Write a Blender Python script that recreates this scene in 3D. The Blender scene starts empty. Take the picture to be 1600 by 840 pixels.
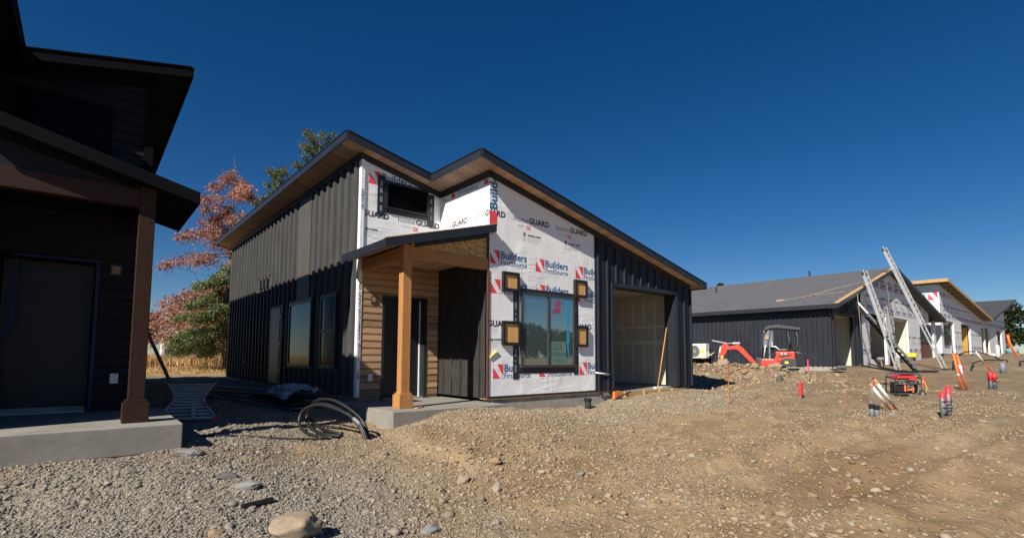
import bpy, bmesh, math, random
import numpy as np
from mathutils import Vector, Matrix

random.seed(7)
RNG = np.random.default_rng(11)
sc = bpy.context.scene
COL = sc.collection

# ---------------------------------------------------------------- camera
cam_data = bpy.data.cameras.new("camera")
cam = bpy.data.objects.new("camera", cam_data)
COL.objects.link(cam)
cam_data.sensor_width = 36.0
cam_data.lens = 17.99
cam_data.shift_y = 0.0455
cam_data.clip_start = 0.05
cam_data.clip_end = 3000
_r = Vector((0.76855, -0.63978, 0.0044)); _u = Vector((-0.0532, -0.05705, 0.99695)); _f = Vector((0.63758, 0.76644, 0.07788))
cam.matrix_world = Matrix(((_r.x, _u.x, -_f.x, -6.2676), (_r.y, _u.y, -_f.y, -8.2698), (_r.z, _u.z, -_f.z, 0.85), (0, 0, 0, 1)))
sc.camera = cam

# ---------------------------------------------------------------- sky, sun, exposure
SUN_TO = Vector((-3.4, -1.0, 2.78)).normalized()
SUN_EL = math.asin(SUN_TO.z)
SUN_AZ = math.atan2(SUN_TO.x, SUN_TO.y)          # clockwise from +Y
world = bpy.data.worlds.new("World")
sc.world = world
world.use_nodes = True
wn = world.node_tree.nodes; wl = world.node_tree.links
for n in list(wn): wn.remove(n)
wo = wn.new('ShaderNodeOutputWorld'); wb = wn.new('ShaderNodeBackground'); ws = wn.new('ShaderNodeTexSky')
ws.sky_type = 'NISHITA'; ws.sun_disc = False
ws.sun_elevation = SUN_EL; ws.sun_rotation = SUN_AZ
ws.altitude = 900; ws.air_density = 0.9; ws.dust_density = 0.25; ws.ozone_density = 3.2
wb.inputs['Strength'].default_value = 0.0455
wg = wn.new('ShaderNodeHueSaturation'); wg.inputs['Saturation'].default_value = 1.35; wg.inputs['Hue'].default_value = 0.505
wl.new(ws.outputs[0], wg.inputs['Color']); wl.new(wg.outputs[0], wb.inputs['Color']); wl.new(wb.outputs[0], wo.inputs['Surface'])

sun_data = bpy.data.lights.new("sun", 'SUN')
sun_data.energy = 4.8; sun_data.angle = math.radians(0.5); sun_data.color = (1.0, 0.93, 0.82)
sun = bpy.data.objects.new("sun", sun_data)
COL.objects.link(sun)
sun.rotation_euler = SUN_TO.to_track_quat('Z', 'Y').to_euler()
sun.location = (-30, -12, 40)

sc.view_settings.view_transform = 'Standard'
sc.view_settings.look = 'None'
sc.view_settings.exposure = 0.62
sc.view_settings.gamma = 1.0
sc.view_settings.use_curve_mapping = False
sc.render.resolution_x = 1024; sc.render.resolution_y = 537

# ---------------------------------------------------------------- material helpers
def new_mat(name):
    m = bpy.data.materials.new(name); m.use_nodes = True
    nt = m.node_tree
    b = nt.nodes['Principled BSDF']
    return m, nt, b

def nd(nt, typ, **kw):
    n = nt.nodes.new(typ)
    for k, v in kw.items(): setattr(n, k, v)
    return n

def ramp(nt, fac, stops):
    r = nt.nodes.new('ShaderNodeValToRGB')
    e = r.color_ramp.elements
    while len(e) < len(stops): e.new(0.5)
    for el, (p, c) in zip(e, stops):
        el.position = p; el.color = (c[0], c[1], c[2], 1) if not isinstance(c, (int, float)) else (c, c, c, 1)
    nt.links.new(fac, r.inputs[0])
    return r.outputs[0]

def noise_out(nt, scale, detail=4, vec=None, rough=0.6, dist=0.0):
    n = nt.nodes.new('ShaderNodeTexNoise')
    n.inputs['Scale'].default_value = scale; n.inputs['Detail'].default_value = detail
    n.inputs['Roughness'].default_value = rough; n.inputs['Distortion'].default_value = dist
    if vec is not None: nt.links.new(vec, n.inputs['Vector'])
    return n.outputs['Fac']

def mapping(nt, scale=(1, 1, 1), rot=(0, 0, 0), coord='Object'):
    tc = nt.nodes.new('ShaderNodeTexCoord'); mp = nt.nodes.new('ShaderNodeMapping')
    mp.inputs['Scale'].default_value = scale; mp.inputs['Rotation'].default_value = rot
    nt.links.new(tc.outputs[coord], mp.inputs['Vector'])
    return mp.outputs[0]

def math_n(nt, op, a, b=None, c=None):
    n = nt.nodes.new('ShaderNodeMath'); n.operation = op
    for i, v in enumerate((a, b, c)):
        if v is None: continue
        if isinstance(v, (int, float)): n.inputs[i].default_value = v
        else: nt.links.new(v, n.inputs[i])
    return n.outputs[0]

def mix_col(nt, fac, a, b, mode='MIX'):
    n = nt.nodes.new('ShaderNodeMix'); n.data_type = 'RGBA'; n.blend_type = mode
    if isinstance(fac, (int, float)): n.inputs[0].default_value = fac
    else: nt.links.new(fac, n.inputs[0])
    for i, v in ((6, a), (7, b)):
        if isinstance(v, tuple): n.inputs[i].default_value = (v[0], v[1], v[2], 1)
        else: nt.links.new(v, n.inputs[i])
    return n.outputs[2]

def bump(nt, bsdf, h, strength=0.3, dist=0.01):
    n = nt.nodes.new('ShaderNodeBump'); n.inputs['Strength'].default_value = strength; n.inputs['Distance'].default_value = dist
    nt.links.new(h, n.inputs['Height']); nt.links.new(n.outputs[0], bsdf.inputs['Normal'])

def pmat(name, col, rough=0.7, metal=0.0, var=0.18, scale=6.0, bs=0.15, bscale=60.0, bd=0.004, spec=0.5, coat=0.0, stretch=(1, 1, 1)):
    """generic surface: base colour broken up by two noises, small bump"""
    m, nt, b = new_mat(name)
    v = mapping(nt, stretch)
    n1 = noise_out(nt, scale, 5, v); n2 = noise_out(nt, scale * 7, 3, v)
    f = math_n(nt, 'MULTIPLY_ADD', n1, 0.7, math_n(nt, 'MULTIPLY', n2, 0.3))
    lo = tuple(max(0, c * (1 - var)) for c in col); hi = tuple(min(1, c * (1 + var)) for c in col)
    c = ramp(nt, f, [(0.3, lo), (0.7, hi)])
    nt.links.new(c, b.inputs['Base Color'])
    b.inputs['Roughness'].default_value = rough; b.inputs['Metallic'].default_value = metal
    b.inputs['Specular IOR Level'].default_value = spec
    if coat: b.inputs['Coat Weight'].default_value = coat
    if bs: bump(nt, b, noise_out(nt, bscale, 4, v), bs, bd)
    return m

def flat(name, col, rough=0.6, metal=0.0, spec=0.4):
    return pmat(name, col, rough, metal, var=0.08, scale=3, bs=0.0, spec=spec)

def board_mat(name, base, axis, pitch, grain_axis, var=0.35, rough=0.7, gap=0.04, knots=True, off=0.0):
    """wood boards: one tone per board along axis, stretched grain, dark joints and knots"""
    m, nt, b = new_mat(name)
    tc = nd(nt, 'ShaderNodeTexCoord'); sx = nd(nt, 'ShaderNodeSeparateXYZ'); nt.links.new(tc.outputs['Object'], sx.inputs[0])
    a = sx.outputs['XYZ'.index(axis)]
    q = math_n(nt, 'DIVIDE', math_n(nt, 'ADD', a, off), pitch)
    fl = math_n(nt, 'FLOOR', q); fr = math_n(nt, 'FRACT', q)
    wnz = nd(nt, 'ShaderNodeTexWhiteNoise', noise_dimensions='1D'); nt.links.new(fl, wnz.inputs['W'])
    st = [14.0, 14.0, 14.0]; st['XYZ'.index(grain_axis)] = 1.1
    cb = nd(nt, 'ShaderNodeVectorMath', operation='SCALE'); nt.links.new(wnz.outputs['Color'], cb.inputs[0]); cb.inputs['Scale'].default_value = 30
    ad = nd(nt, 'ShaderNodeVectorMath', operation='ADD'); nt.links.new(tc.outputs['Object'], ad.inputs[0]); nt.links.new(cb.outputs[0], ad.inputs[1])
    mp = nd(nt, 'ShaderNodeMapping'); mp.inputs['Scale'].default_value = st; nt.links.new(ad.outputs[0], mp.inputs['Vector'])
    g = noise_out(nt, 1.6, 6, mp.outputs[0], 0.65, 0.8)
    f = math_n(nt, 'MULTIPLY_ADD', g, 0.75, math_n(nt, 'MULTIPLY', wnz.outputs['Value'], 0.42))
    lo = tuple(c * (1 - var) for c in base); hi = tuple(min(1, c * (1 + var)) for c in base)
    col = ramp(nt, f, [(0.28, lo), (0.55, base), (0.85, hi)])
    if knots:
        vo = nd(nt, 'ShaderNodeTexVoronoi'); vo.inputs['Scale'].default_value = 3.3
        ks = [1.6, 1.6, 1.6]; ks['XYZ'.index(grain_axis)] = 0.9
        mk = nd(nt, 'ShaderNodeMapping'); mk.inputs['Scale'].default_value = ks; nt.links.new(ad.outputs[0], mk.inputs['Vector'])
        nt.links.new(mk.outputs[0], vo.inputs['Vector'])
        kf = ramp(nt, vo.outputs['Distance'], [(0.05, 1.0), (0.10, 0.0)])
        col = mix_col(nt, kf, col, tuple(c * 0.35 for c in base))
    jl = math_n(nt, 'LESS_THAN', fr, gap)
    col = mix_col(nt, jl, col, tuple(c * 0.18 for c in base))
    nt.links.new(col, b.inputs['Base Color']); b.inputs['Roughness'].default_value = rough
    b.inputs['Specular IOR Level'].default_value = 0.3
    bump(nt, b, math_n(nt, 'SUBTRACT', g, math_n(nt, 'MULTIPLY', jl, 1.5)), 0.35, 0.004)
    return m

def wrap_mat(name, col=(0.87, 0.87, 0.88), wr=1.0):
    """house wrap: white woven sheet, folds fanning out of the staples"""
    m, nt, b = new_mat(name)
    v1 = mapping(nt, (5.0, 5.0, 0.9), (0, math.radians(28), 0))
    v2 = mapping(nt, (1.0, 1.0, 6.0), (0, math.radians(-9), 0))
    tc = mapping(nt)
    f1 = noise_out(nt, 2.2, 3, v1, 0.5, 1.2); f2 = noise_out(nt, 1.3, 4, v2, 0.55, 1.5)
    m1 = ramp(nt, noise_out(nt, 0.9, 2, tc), [(0.50, 0.0), (0.66, 1.0)])
    m2 = ramp(nt, noise_out(nt, 0.7, 2, mapping(nt, (1.3, 1.3, 1.3), (0.5, 0.3, 0.2))), [(0.44, 0.0), (0.60, 1.0)])
    h = math_n(nt, 'ADD', math_n(nt, 'MULTIPLY', math_n(nt, 'MULTIPLY', f1, 0.55), m1), math_n(nt, 'MULTIPLY', f2, m2))
    h = math_n(nt, 'ADD', h, math_n(nt, 'MULTIPLY', noise_out(nt, 1.6, 2, tc), 0.5))
    bump(nt, b, h, 0.42 * wr, 0.04)
    c = ramp(nt, noise_out(nt, 40, 2, tc), [(0.3, tuple(x * 0.94 for x in col)), (0.7, col)])
    sp = ramp(nt, noise_out(nt, 26, 1, mapping(nt, (1, 1, 1), (0.3, 0.1, 0))), [(0.76, 0.0), (0.79, 1.0)])
    c = mix_col(nt, math_n(nt, 'MULTIPLY', sp, 0.5), c, (0.3, 0.3, 0.32))
    nt.links.new(c, b.inputs['Base Color']); b.inputs['Roughness'].default_value = 0.55
    return m

def glass_mat(name, tint, gloss=0.45, k=1.0, spec=0.5):
    m, nt, b = new_mat(name)
    out = nt.nodes['Material Output']
    gl = nd(nt, 'ShaderNodeBsdfGlossy'); gl.inputs['Roughness'].default_value = 0.02; gl.inputs['Color'].default_value = (0.86, 0.97, 1.0, 1)
    b.inputs['Base Color'].default_value = (*tint, 1); b.inputs['Roughness'].default_value = 0.15; b.inputs['Specular IOR Level'].default_value = spec
    fr = nd(nt, 'ShaderNodeFresnel'); fr.inputs['IOR'].default_value = 1.5
    f = math_n(nt, 'MAXIMUM', math_n(nt, 'MULTIPLY', fr.outputs[0], k), gloss)
    mx = nd(nt, 'ShaderNodeMixShader'); nt.links.new(f, mx.inputs[0]); nt.links.new(b.outputs[0], mx.inputs[1]); nt.links.new(gl.outputs[0], mx.inputs[2])
    nt.links.new(mx.outputs[0], out.inputs['Surface'])
    n = nd(nt, 'ShaderNodeBump'); n.inputs['Strength'].default_value = 0.05; n.inputs['Distance'].default_value = 0.02
    nt.links.new(noise_out(nt, 1.2, 2, mapping(nt)), n.inputs['Height']); nt.links.new(n.outputs[0], gl.inputs['Normal'])
    return m

def metal_siding(name, base=(0.042, 0.046, 0.054), dust_=0.35, spec=0.35):
    m, nt, b = new_mat(name)
    v = mapping(nt, (3, 3, 0.35)); v2 = mapping(nt)
    f = math_n(nt, 'MULTIPLY_ADD', noise_out(nt, 2.5, 5, v), 0.6, math_n(nt, 'MULTIPLY', noise_out(nt, 1.1, 4, v2), 0.4))
    c = ramp(nt, f, [(0.3, tuple(x * 0.78 for x in base)), (0.72, tuple(x * 1.3 for x in base))])
    dust = ramp(nt, noise_out(nt, 9, 6, v, 0.7), [(0.52, 0.0), (0.75, dust_)])
    c = mix_col(nt, dust, c, (0.15, 0.14, 0.125))
    nt.links.new(c, b.inputs['Base Color']); b.inputs['Roughness'].default_value = 0.48
    b.inputs['Specular IOR Level'].default_value = spec
    bump(nt, b, noise_out(nt, 1.5, 3, mapping(nt, (6, 6, 0.6))), 0.12, 0.02)
    return m

def shingle_mat(name, a, b_, sx=1.0):
    m, nt, b = new_mat(name)
    bt = nd(nt, 'ShaderNodeTexBrick'); bt.inputs['Scale'].default_value = 1.0
    bt.inputs['Brick Width'].default_value = 0.55; bt.inputs['Row Height'].default_value = 0.16; bt.inputs['Mortar Size'].default_value = 0.012
    bt.inputs['Color1'].default_value = (*a, 1); bt.inputs['Color2'].default_value = (*b_, 1); bt.inputs['Mortar'].default_value = (a[0] * 0.35, a[1] * 0.35, a[2] * 0.35, 1)
    v = mapping(nt, (1, 1, 1), (0, 0, math.radians(90)))
    nt.links.new(v, bt.inputs['Vector'])
    n = noise_out(nt, 5, 6, mapping(nt), 0.7)
    c = mix_col(nt, 0.55, bt.outputs['Color'], ramp(nt, n, [(0.3, tuple(x * 0.7 for x in a)), (0.7, tuple(x * 1.35 for x in b_))]))
    nt.links.new(c, b.inputs['Base Color']); b.inputs['Roughness'].default_value = 0.9; b.inputs['Specular IOR Level'].default_value = 0.2
    bump(nt, b, bt.outputs['Fac'], 0.5, -0.01)
    return m

M = {}
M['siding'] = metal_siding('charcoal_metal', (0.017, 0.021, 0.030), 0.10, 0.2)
M['siding_sun_side'] = metal_siding('charcoal_metal_sun_side', (0.064, 0.064, 0.065), 0.32, 0.05)  # same metal as the front, sunlit tone put into its colour
M['siding_porch_lit'] = metal_siding('charcoal_metal_porch_lit', (0.040, 0.038, 0.035), 0.55, 0.05)  # porch wall copy, base and dust lightened for its sunlit foot
M['siding_black'] = metal_siding('black_metal', (0.006, 0.0065, 0.009), 0.02, 0.08)
M['siding_far'] = metal_siding('charcoal_metal_far', (0.025, 0.029, 0.037), 0.15, 0.15)
M['trim'] = pmat('dark_trim', (0.017, 0.020, 0.027), 0.45, var=0.2, scale=2, bs=0.05)
M['trim_black'] = pmat('black_trim', (0.005, 0.0055, 0.007), 0.85, var=0.2, scale=2, bs=0.05, spec=0.08)
M['shingle_black'] = pmat('black_shingles', (0.018, 0.019, 0.022), 0.95, var=0.3, scale=9, bs=0.3, spec=0.08)
M['trim_brown'] = pmat('brown_trim', (0.10, 0.045, 0.03), 0.5, var=0.25, scale=3, bs=0.05)
M['black'] = pmat('black_vinyl', (0.014, 0.014, 0.016), 0.4, var=0.2, scale=4, bs=0.03)
M['bronze'] = pmat('bronze_frame', (0.05, 0.045, 0.045), 0.35, var=0.15, scale=4, bs=0.03)
M['tape'] = pmat('flashing_tape', (0.02, 0.024, 0.03), 0.35, var=0.3, scale=12, bs=0.6, bscale=18, bd=0.006)
M['wrap'] = wrap_mat('house_wrap')
M['wrap_far'] = wrap_mat('house_wrap_far', (0.76, 0.77, 0.78), 0.5)
M['cedar'] = board_mat('cedar_siding', (0.38, 0.235, 0.135), 'Z', 0.146, 'X', 0.50, off=10.09, gap=0.07)
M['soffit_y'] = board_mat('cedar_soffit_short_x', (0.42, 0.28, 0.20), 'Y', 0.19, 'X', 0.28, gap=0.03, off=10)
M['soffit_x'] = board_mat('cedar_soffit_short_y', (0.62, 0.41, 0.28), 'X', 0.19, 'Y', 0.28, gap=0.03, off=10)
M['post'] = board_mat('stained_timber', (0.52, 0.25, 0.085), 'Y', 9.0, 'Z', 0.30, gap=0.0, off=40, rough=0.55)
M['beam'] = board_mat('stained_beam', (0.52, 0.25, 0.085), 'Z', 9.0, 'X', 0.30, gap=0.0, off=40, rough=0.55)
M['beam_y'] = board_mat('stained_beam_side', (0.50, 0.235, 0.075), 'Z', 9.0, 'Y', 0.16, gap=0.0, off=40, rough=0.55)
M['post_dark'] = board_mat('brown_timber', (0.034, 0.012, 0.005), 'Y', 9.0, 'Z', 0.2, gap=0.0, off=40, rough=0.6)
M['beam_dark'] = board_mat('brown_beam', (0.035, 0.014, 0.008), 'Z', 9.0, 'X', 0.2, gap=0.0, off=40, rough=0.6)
M['lumber'] = pmat('raw_lumber', (0.46, 0.28, 0.12), 0.8, var=0.2, scale=8, bs=0.2, stretch=(1, 1, 0.2))
M['lumber_box'] = board_mat('light_block_wood', (0.62, 0.36, 0.13), 'X', 0.09, 'Z', 0.12, gap=0.03, off=10)
M['darksiding'] = board_mat('dark_lap_siding', (0.008, 0.008, 0.011), 'Z', 0.165, 'X', 0.3, gap=0.06, knots=False, off=10)
M['shingle'] = shingle_mat('dark_shingles', (0.05, 0.053, 0.06), (0.075, 0.078, 0.086))
M['shingle_far'] = shingle_mat('grey_shingles', (0.085, 0.088, 0.098), (0.12, 0.123, 0.135))
M['red'] = pmat('excavator_red', (0.66, 0.05, 0.024), 0.5, var=0.30, scale=7, bs=0.08, coat=0.1)
M['rubber'] = pmat('black_rubber', (0.022, 0.022, 0.022), 0.75, var=0.3, scale=8, bs=0.3)
M['steel'] = pmat('dusty_steel', (0.30, 0.29, 0.27), 0.45, 0.6, var=0.3, scale=9, bs=0.1)
M['darkmetal'] = pmat('dark_plastic', (0.045, 0.047, 0.052), 0.5, var=0.25, scale=6, bs=0.08)
M['alu'] = pmat('aluminium', (0.42, 0.43, 0.44), 0.5, 0.5, var=0.12, scale=6, bs=0.05)
M['white'] = pmat('white_plastic', (0.74, 0.74, 0.72), 0.45, var=0.08, scale=5, bs=0.03)
M['cream'] = pmat('cream_enamel', (0.66, 0.64, 0.56), 0.45, var=0.10, scale=5, bs=0.03)
M['orange'] = pmat('orange_plastic', (0.85, 0.16, 0.03), 0.5, var=0.12, scale=9, bs=0.05)
M['pink'] = flat('pink_tape', (0.85, 0.06, 0.25))
M['redpaint'] = pmat('red_paint', (0.70, 0.03, 0.04), 0.45, var=0.15, scale=12, bs=0.05)
M['pvc'] = pmat('grey_conduit', (0.17, 0.19, 0.22), 0.5, var=0.12, scale=9, bs=0.04)
M['yellow'] = flat('yellow_paint', (0.80, 0.60, 0.05))
M['hose'] = pmat('black_pipe', (0.013, 0.013, 0.014), 0.45, var=0.3, scale=12, bs=0.1)
M['rope'] = pmat('tan_rope', (0.33, 0.26, 0.17), 0.9, var=0.2, scale=20)
M['inkred'] = flat('print_red', (0.80, 0.07, 0.09)); M['inkblue'] = flat('print_blue', (0.035, 0.14, 0.33))
M['inkblack'] = flat('print_black', (0.05, 0.055, 0.06)); M['inkgrey'] = flat('print_grey', (0.20, 0.22, 0.24))
M['inkwhite'] = flat('print_gap_white', (0.74, 0.75, 0.76))
M['glass_front'] = glass_mat('window_glass_teal', (0.07, 0.105, 0.105), 0.36)
M['glass_dark'] = glass_mat('window_glass_dark', (0.003, 0.003, 0.004), 0.0, 0.05, 0.05)
M['glass_side'] = glass_mat('window_glass_side', (0.010, 0.018, 0.018), 0.04, 0.38, 0.2)
M['bluetape'] = flat('blue_tape', (0.005, 0.018, 0.085)); M['plastic'] = pmat('poly_sheet', (0.006, 0.007, 0.010), 0.5, var=0.3, scale=3, bs=0.6, bscale=3, bd=0.03)
M['bark'] = pmat('bark', (0.10, 0.07, 0.05), 0.9, var=0.4, scale=12, bs=0.6, bscale=30, stretch=(1, 1, 0.3))
M['ochre'] = pmat('ochre_panel', (0.50, 0.28, 0.05), 0.8, var=0.25, scale=4)
M['broomwood'] = flat('broom_wood', (0.55, 0.30, 0.10))
M['copper'] = flat('orange_cover', (0.50, 0.14, 0.035))

def concrete_mat(name, col, holes=False):
    m, nt, b = new_mat(name)
    v = mapping(nt)
    f = math_n(nt, 'MULTIPLY_ADD', noise_out(nt, 1.8, 6, v, 0.65), 0.7, math_n(nt, 'MULTIPLY', noise_out(nt, 45, 3, v), 0.3))
    c = ramp(nt, f, [(0.3, tuple(x * 0.72 for x in col)), (0.5, col), (0.72, tuple(x * 1.18 for x in col))])
    pit = ramp(nt, noise_out(nt, 30, 2, v), [(0.70, 0.0), (0.76, 1.0)])
    c = mix_col(nt, math_n(nt, 'MULTIPLY', pit, 0.45), c, tuple(x * 0.35 for x in col))
    if holes:
        st = ramp(nt, noise_out(nt, 2.2, 5, mapping(nt, (2, 2, 3)), 0.7), [(0.48, 0.0), (0.7, float(holes))])
        c = mix_col(nt, st, c, (0.12, 0.095, 0.07))
    nt.links.new(c, b.inputs['Base Color']); b.inputs['Roughness'].default_value = 0.85
    bump(nt, b, f, 0.35, 0.01)
    return m
M['concrete'] = concrete_mat('slab_concrete', (0.25, 0.237, 0.21), 0.35); M['foundation'] = concrete_mat('foundation_concrete', (0.33, 0.31, 0.275), 0.6)

def drywall_mat():
    m, nt, b = new_mat('drywall')
    v = mapping(nt)
    c = ramp(nt, noise_out(nt, 0.8, 4, v), [(0.3, (0.58, 0.53, 0.42)), (0.7, (0.66, 0.61, 0.50))])
    nt.links.new(c, b.inputs['Base Color']); b.inputs['Roughness'].default_value = 0.85
    return m
M['drywall'] = drywall_mat(); M['mud'] = pmat('joint_compound', (0.76, 0.74, 0.67), 0.85, var=0.12, scale=4, bs=0.1)

def osb_mat():
    m, nt, b = new_mat('osb')
    vo = nd(nt, 'ShaderNodeTexVoronoi'); vo.inputs['Scale'].default_value = 18; nt.links.new(mapping(nt, (1, 1, 2.2), (0, 0.5, 0)), vo.inputs['Vector'])
    sp = nd(nt, 'ShaderNodeSeparateColor'); nt.links.new(vo.outputs['Color'], sp.inputs[0])
    f = math_n(nt, 'MULTIPLY_ADD', sp.outputs[0], 0.6, math_n(nt, 'MULTIPLY', noise_out(nt, 22, 5, mapping(nt)), 0.4))
    c = ramp(nt, f, [(0.2, (0.30, 0.15, 0.05)), (0.55, (0.56, 0.33, 0.12)), (0.85, (0.72, 0.48, 0.22))])
    nt.links.new(c, b.inputs['Base Color']); b.inputs['Roughness'].default_value = 0.8
    return m
M['osb'] = osb_mat()

# ---------------------------------------------------------------- mesh helpers
IDT = lambda p: p
class Ctx:            # current transform of local coordinates and the root's location
    T = staticmethod(IDT); O = Vector((0, 0, 0))

class MB:
    def __init__(s): s.v = []; s.f = []; s.m = []
    def add(s, vs, fs, mi=0):
        o = len(s.v); s.v += [tuple(p) for p in vs]
        for f in fs: s.f.append([i + o for i in f]); s.m.append(mi)
        return s
    def box(s, x0, y0, z0, x1, y1, z1, mi=0):
        v = [(x, y, z) for z in (z0, z1) for y in (y0, y1) for x in (x0, x1)]
        return s.add(v, [(0, 2, 3, 1), (4, 5, 7, 6), (0, 1, 5, 4), (2, 6, 7, 3), (0, 4, 6, 2), (1, 3, 7, 5)], mi)
    def ext(s, pts, vec, mi=0):
        n = len(pts); vec = Vector(vec)
        v = [Vector(p) for p in pts] + [Vector(p) + vec for p in pts]
        f = [tuple(range(n))[::-1], tuple(range(n, 2 * n))] + [(i, (i + 1) % n, n + (i + 1) % n, n + i) for i in range(n)]
        return s.add(v, f, mi)
    def xz(s, pts, y0, y1, mi=0): return s.ext([(x, y0, z) for x, z in pts], (0, y1 - y0, 0), mi)
    def yz(s, pts, x0, x1, mi=0): return s.ext([(x0, y, z) for y, z in pts], (x1 - x0, 0, 0), mi)
    def bar(s, p, q, w, h, mi=0, up=(0, 0, 1)):
        p = Vector(p); q = Vector(q); d = (q - p).normalized(); upv = Vector(up)
        if abs(d.dot(upv)) > 0.95: upv = Vector((0, 1, 0))
        a = d.cross(upv).normalized() * w / 2; b = a.cross(d).normalized() * h / 2
        return s.ext([p + a + b, p - a + b, p - a - b, p + a - b], q - p, mi)
    def tube(s, pts, r, n=8, mi=0, cap=True):
        pts = [Vector(p) for p in pts]; k = len(pts)
        rs = r if isinstance(r, (list, tuple)) else [r] * k
        vs = []; prev = None
        for i, p in enumerate(pts):
            d = (pts[min(i + 1, k - 1)] - pts[max(i - 1, 0)]).normalized()
            if prev is None:
                a = d.orthogonal().normalized()
            else:
                a = (prev - d * prev.dot(d)).normalized()
            prev = a; b = d.cross(a)
            for j in range(n):
                t = 2 * math.pi * j / n
                vs.append(p + (a * math.cos(t) + b * math.sin(t)) * rs[i])
        fs = [(i * n + j, i * n + (j + 1) % n, (i + 1) * n + (j + 1) % n, (i + 1) * n + j) for i in range(k - 1) for j in range(n)]
        if cap: fs += [tuple(range(n))[::-1], tuple(range((k - 1) * n, k * n))]
        return s.add(vs, fs, mi)
    def ring(s, c, axis, r, rt, n=24, m=6, mi=0):
        a = Vector(axis).normalized(); u = a.orthogonal().normalized(); w = a.cross(u); c = Vector(c)
        pts = [c + (u * math.cos(2 * math.pi * i / n) + w * math.sin(2 * math.pi * i / n)) * r for i in range(n + 1)]
        return s.tube(pts, rt, m, mi, False)
    def build(s, name, mats, parent=None, smooth=False, bevel=0.0, recalc=True):
        me = bpy.data.meshes.new(name)
        T = Ctx.T; O = Ctx.O
        vs = [tuple(Vector(T(p)) - O) for p in s.v]
        me.from_pydata(vs, [], s.f)
        mats = mats if isinstance(mats, list) else [mats]
        for m in mats: me.materials.append(M[m] if isinstance(m, str) else m)
        if len(mats) > 1: me.polygons.foreach_set('material_index', s.m)
        if recalc:
            bm = bmesh.new(); bm.from_mesh(me); bmesh.ops.recalc_face_normals(bm, faces=bm.faces); bm.to_mesh(me); bm.free()
        if smooth:
            me.polygons.foreach_set('use_smooth', [True] * len(me.polygons))
        me.update()
        ob = bpy.data.objects.new(name, me); COL.objects.link(ob)
        if parent is not None: ob.parent = parent
        if bevel:
            b = ob.modifiers.new('bevel', 'BEVEL'); b.width = bevel; b.segments = 2; b.limit_method = 'ANGLE'; b.angle_limit = 0.7
        return ob

def tag(o, label=None, cat=None, group=None, kind=None):
    if label: o['label'] = label
    if cat: o['category'] = cat
    if group: o['group'] = group
    if kind: o['kind'] = kind
    return o

def root(name, loc, label, cat, group=None, rot=(0, 0, 0)):
    o = bpy.data.objects.new(name, None); COL.objects.link(o); o.empty_display_size = 0.3
    o.location = loc; o.rotation_euler = rot
    return tag(o, label, cat, group)

def ctx(T=IDT, O=(0, 0, 0)):
    Ctx.T = staticmethod(T); Ctx.O = Vector(O)

# ---- lettering: built-in font turned into flat mesh
_TC = {}
def text_geo(txt, bold=0.0):
    key = (txt, bold)
    if key in _TC: return _TC[key]
    cu = bpy.data.curves.new('lettering', 'FONT'); cu.body = txt; cu.size = 1.0; cu.offset = bold; cu.resolution_u = 2
    ob = bpy.data.objects.new('lettering', cu); COL.objects.link(ob)
    dg = bpy.context.evaluated_depsgraph_get(); dg.update()
    me = ob.evaluated_get(dg).to_mesh()
    vs = [(v.co.x, v.co.y) for v in me.vertices]; fs = [tuple(p.vertices) for p in me.polygons]
    ob.evaluated_get(dg).to_mesh_clear()
    bpy.data.objects.remove(ob); bpy.data.curves.remove(cu)
    x0 = min(v[0] for v in vs); x1 = max(v[0] for v in vs)
    vs = [((a - x0) / (x1 - x0), b / 0.72) for a, b in vs]       # width 1, capital height about 1
    _TC[key] = (vs, fs); return _TC[key]

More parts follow.
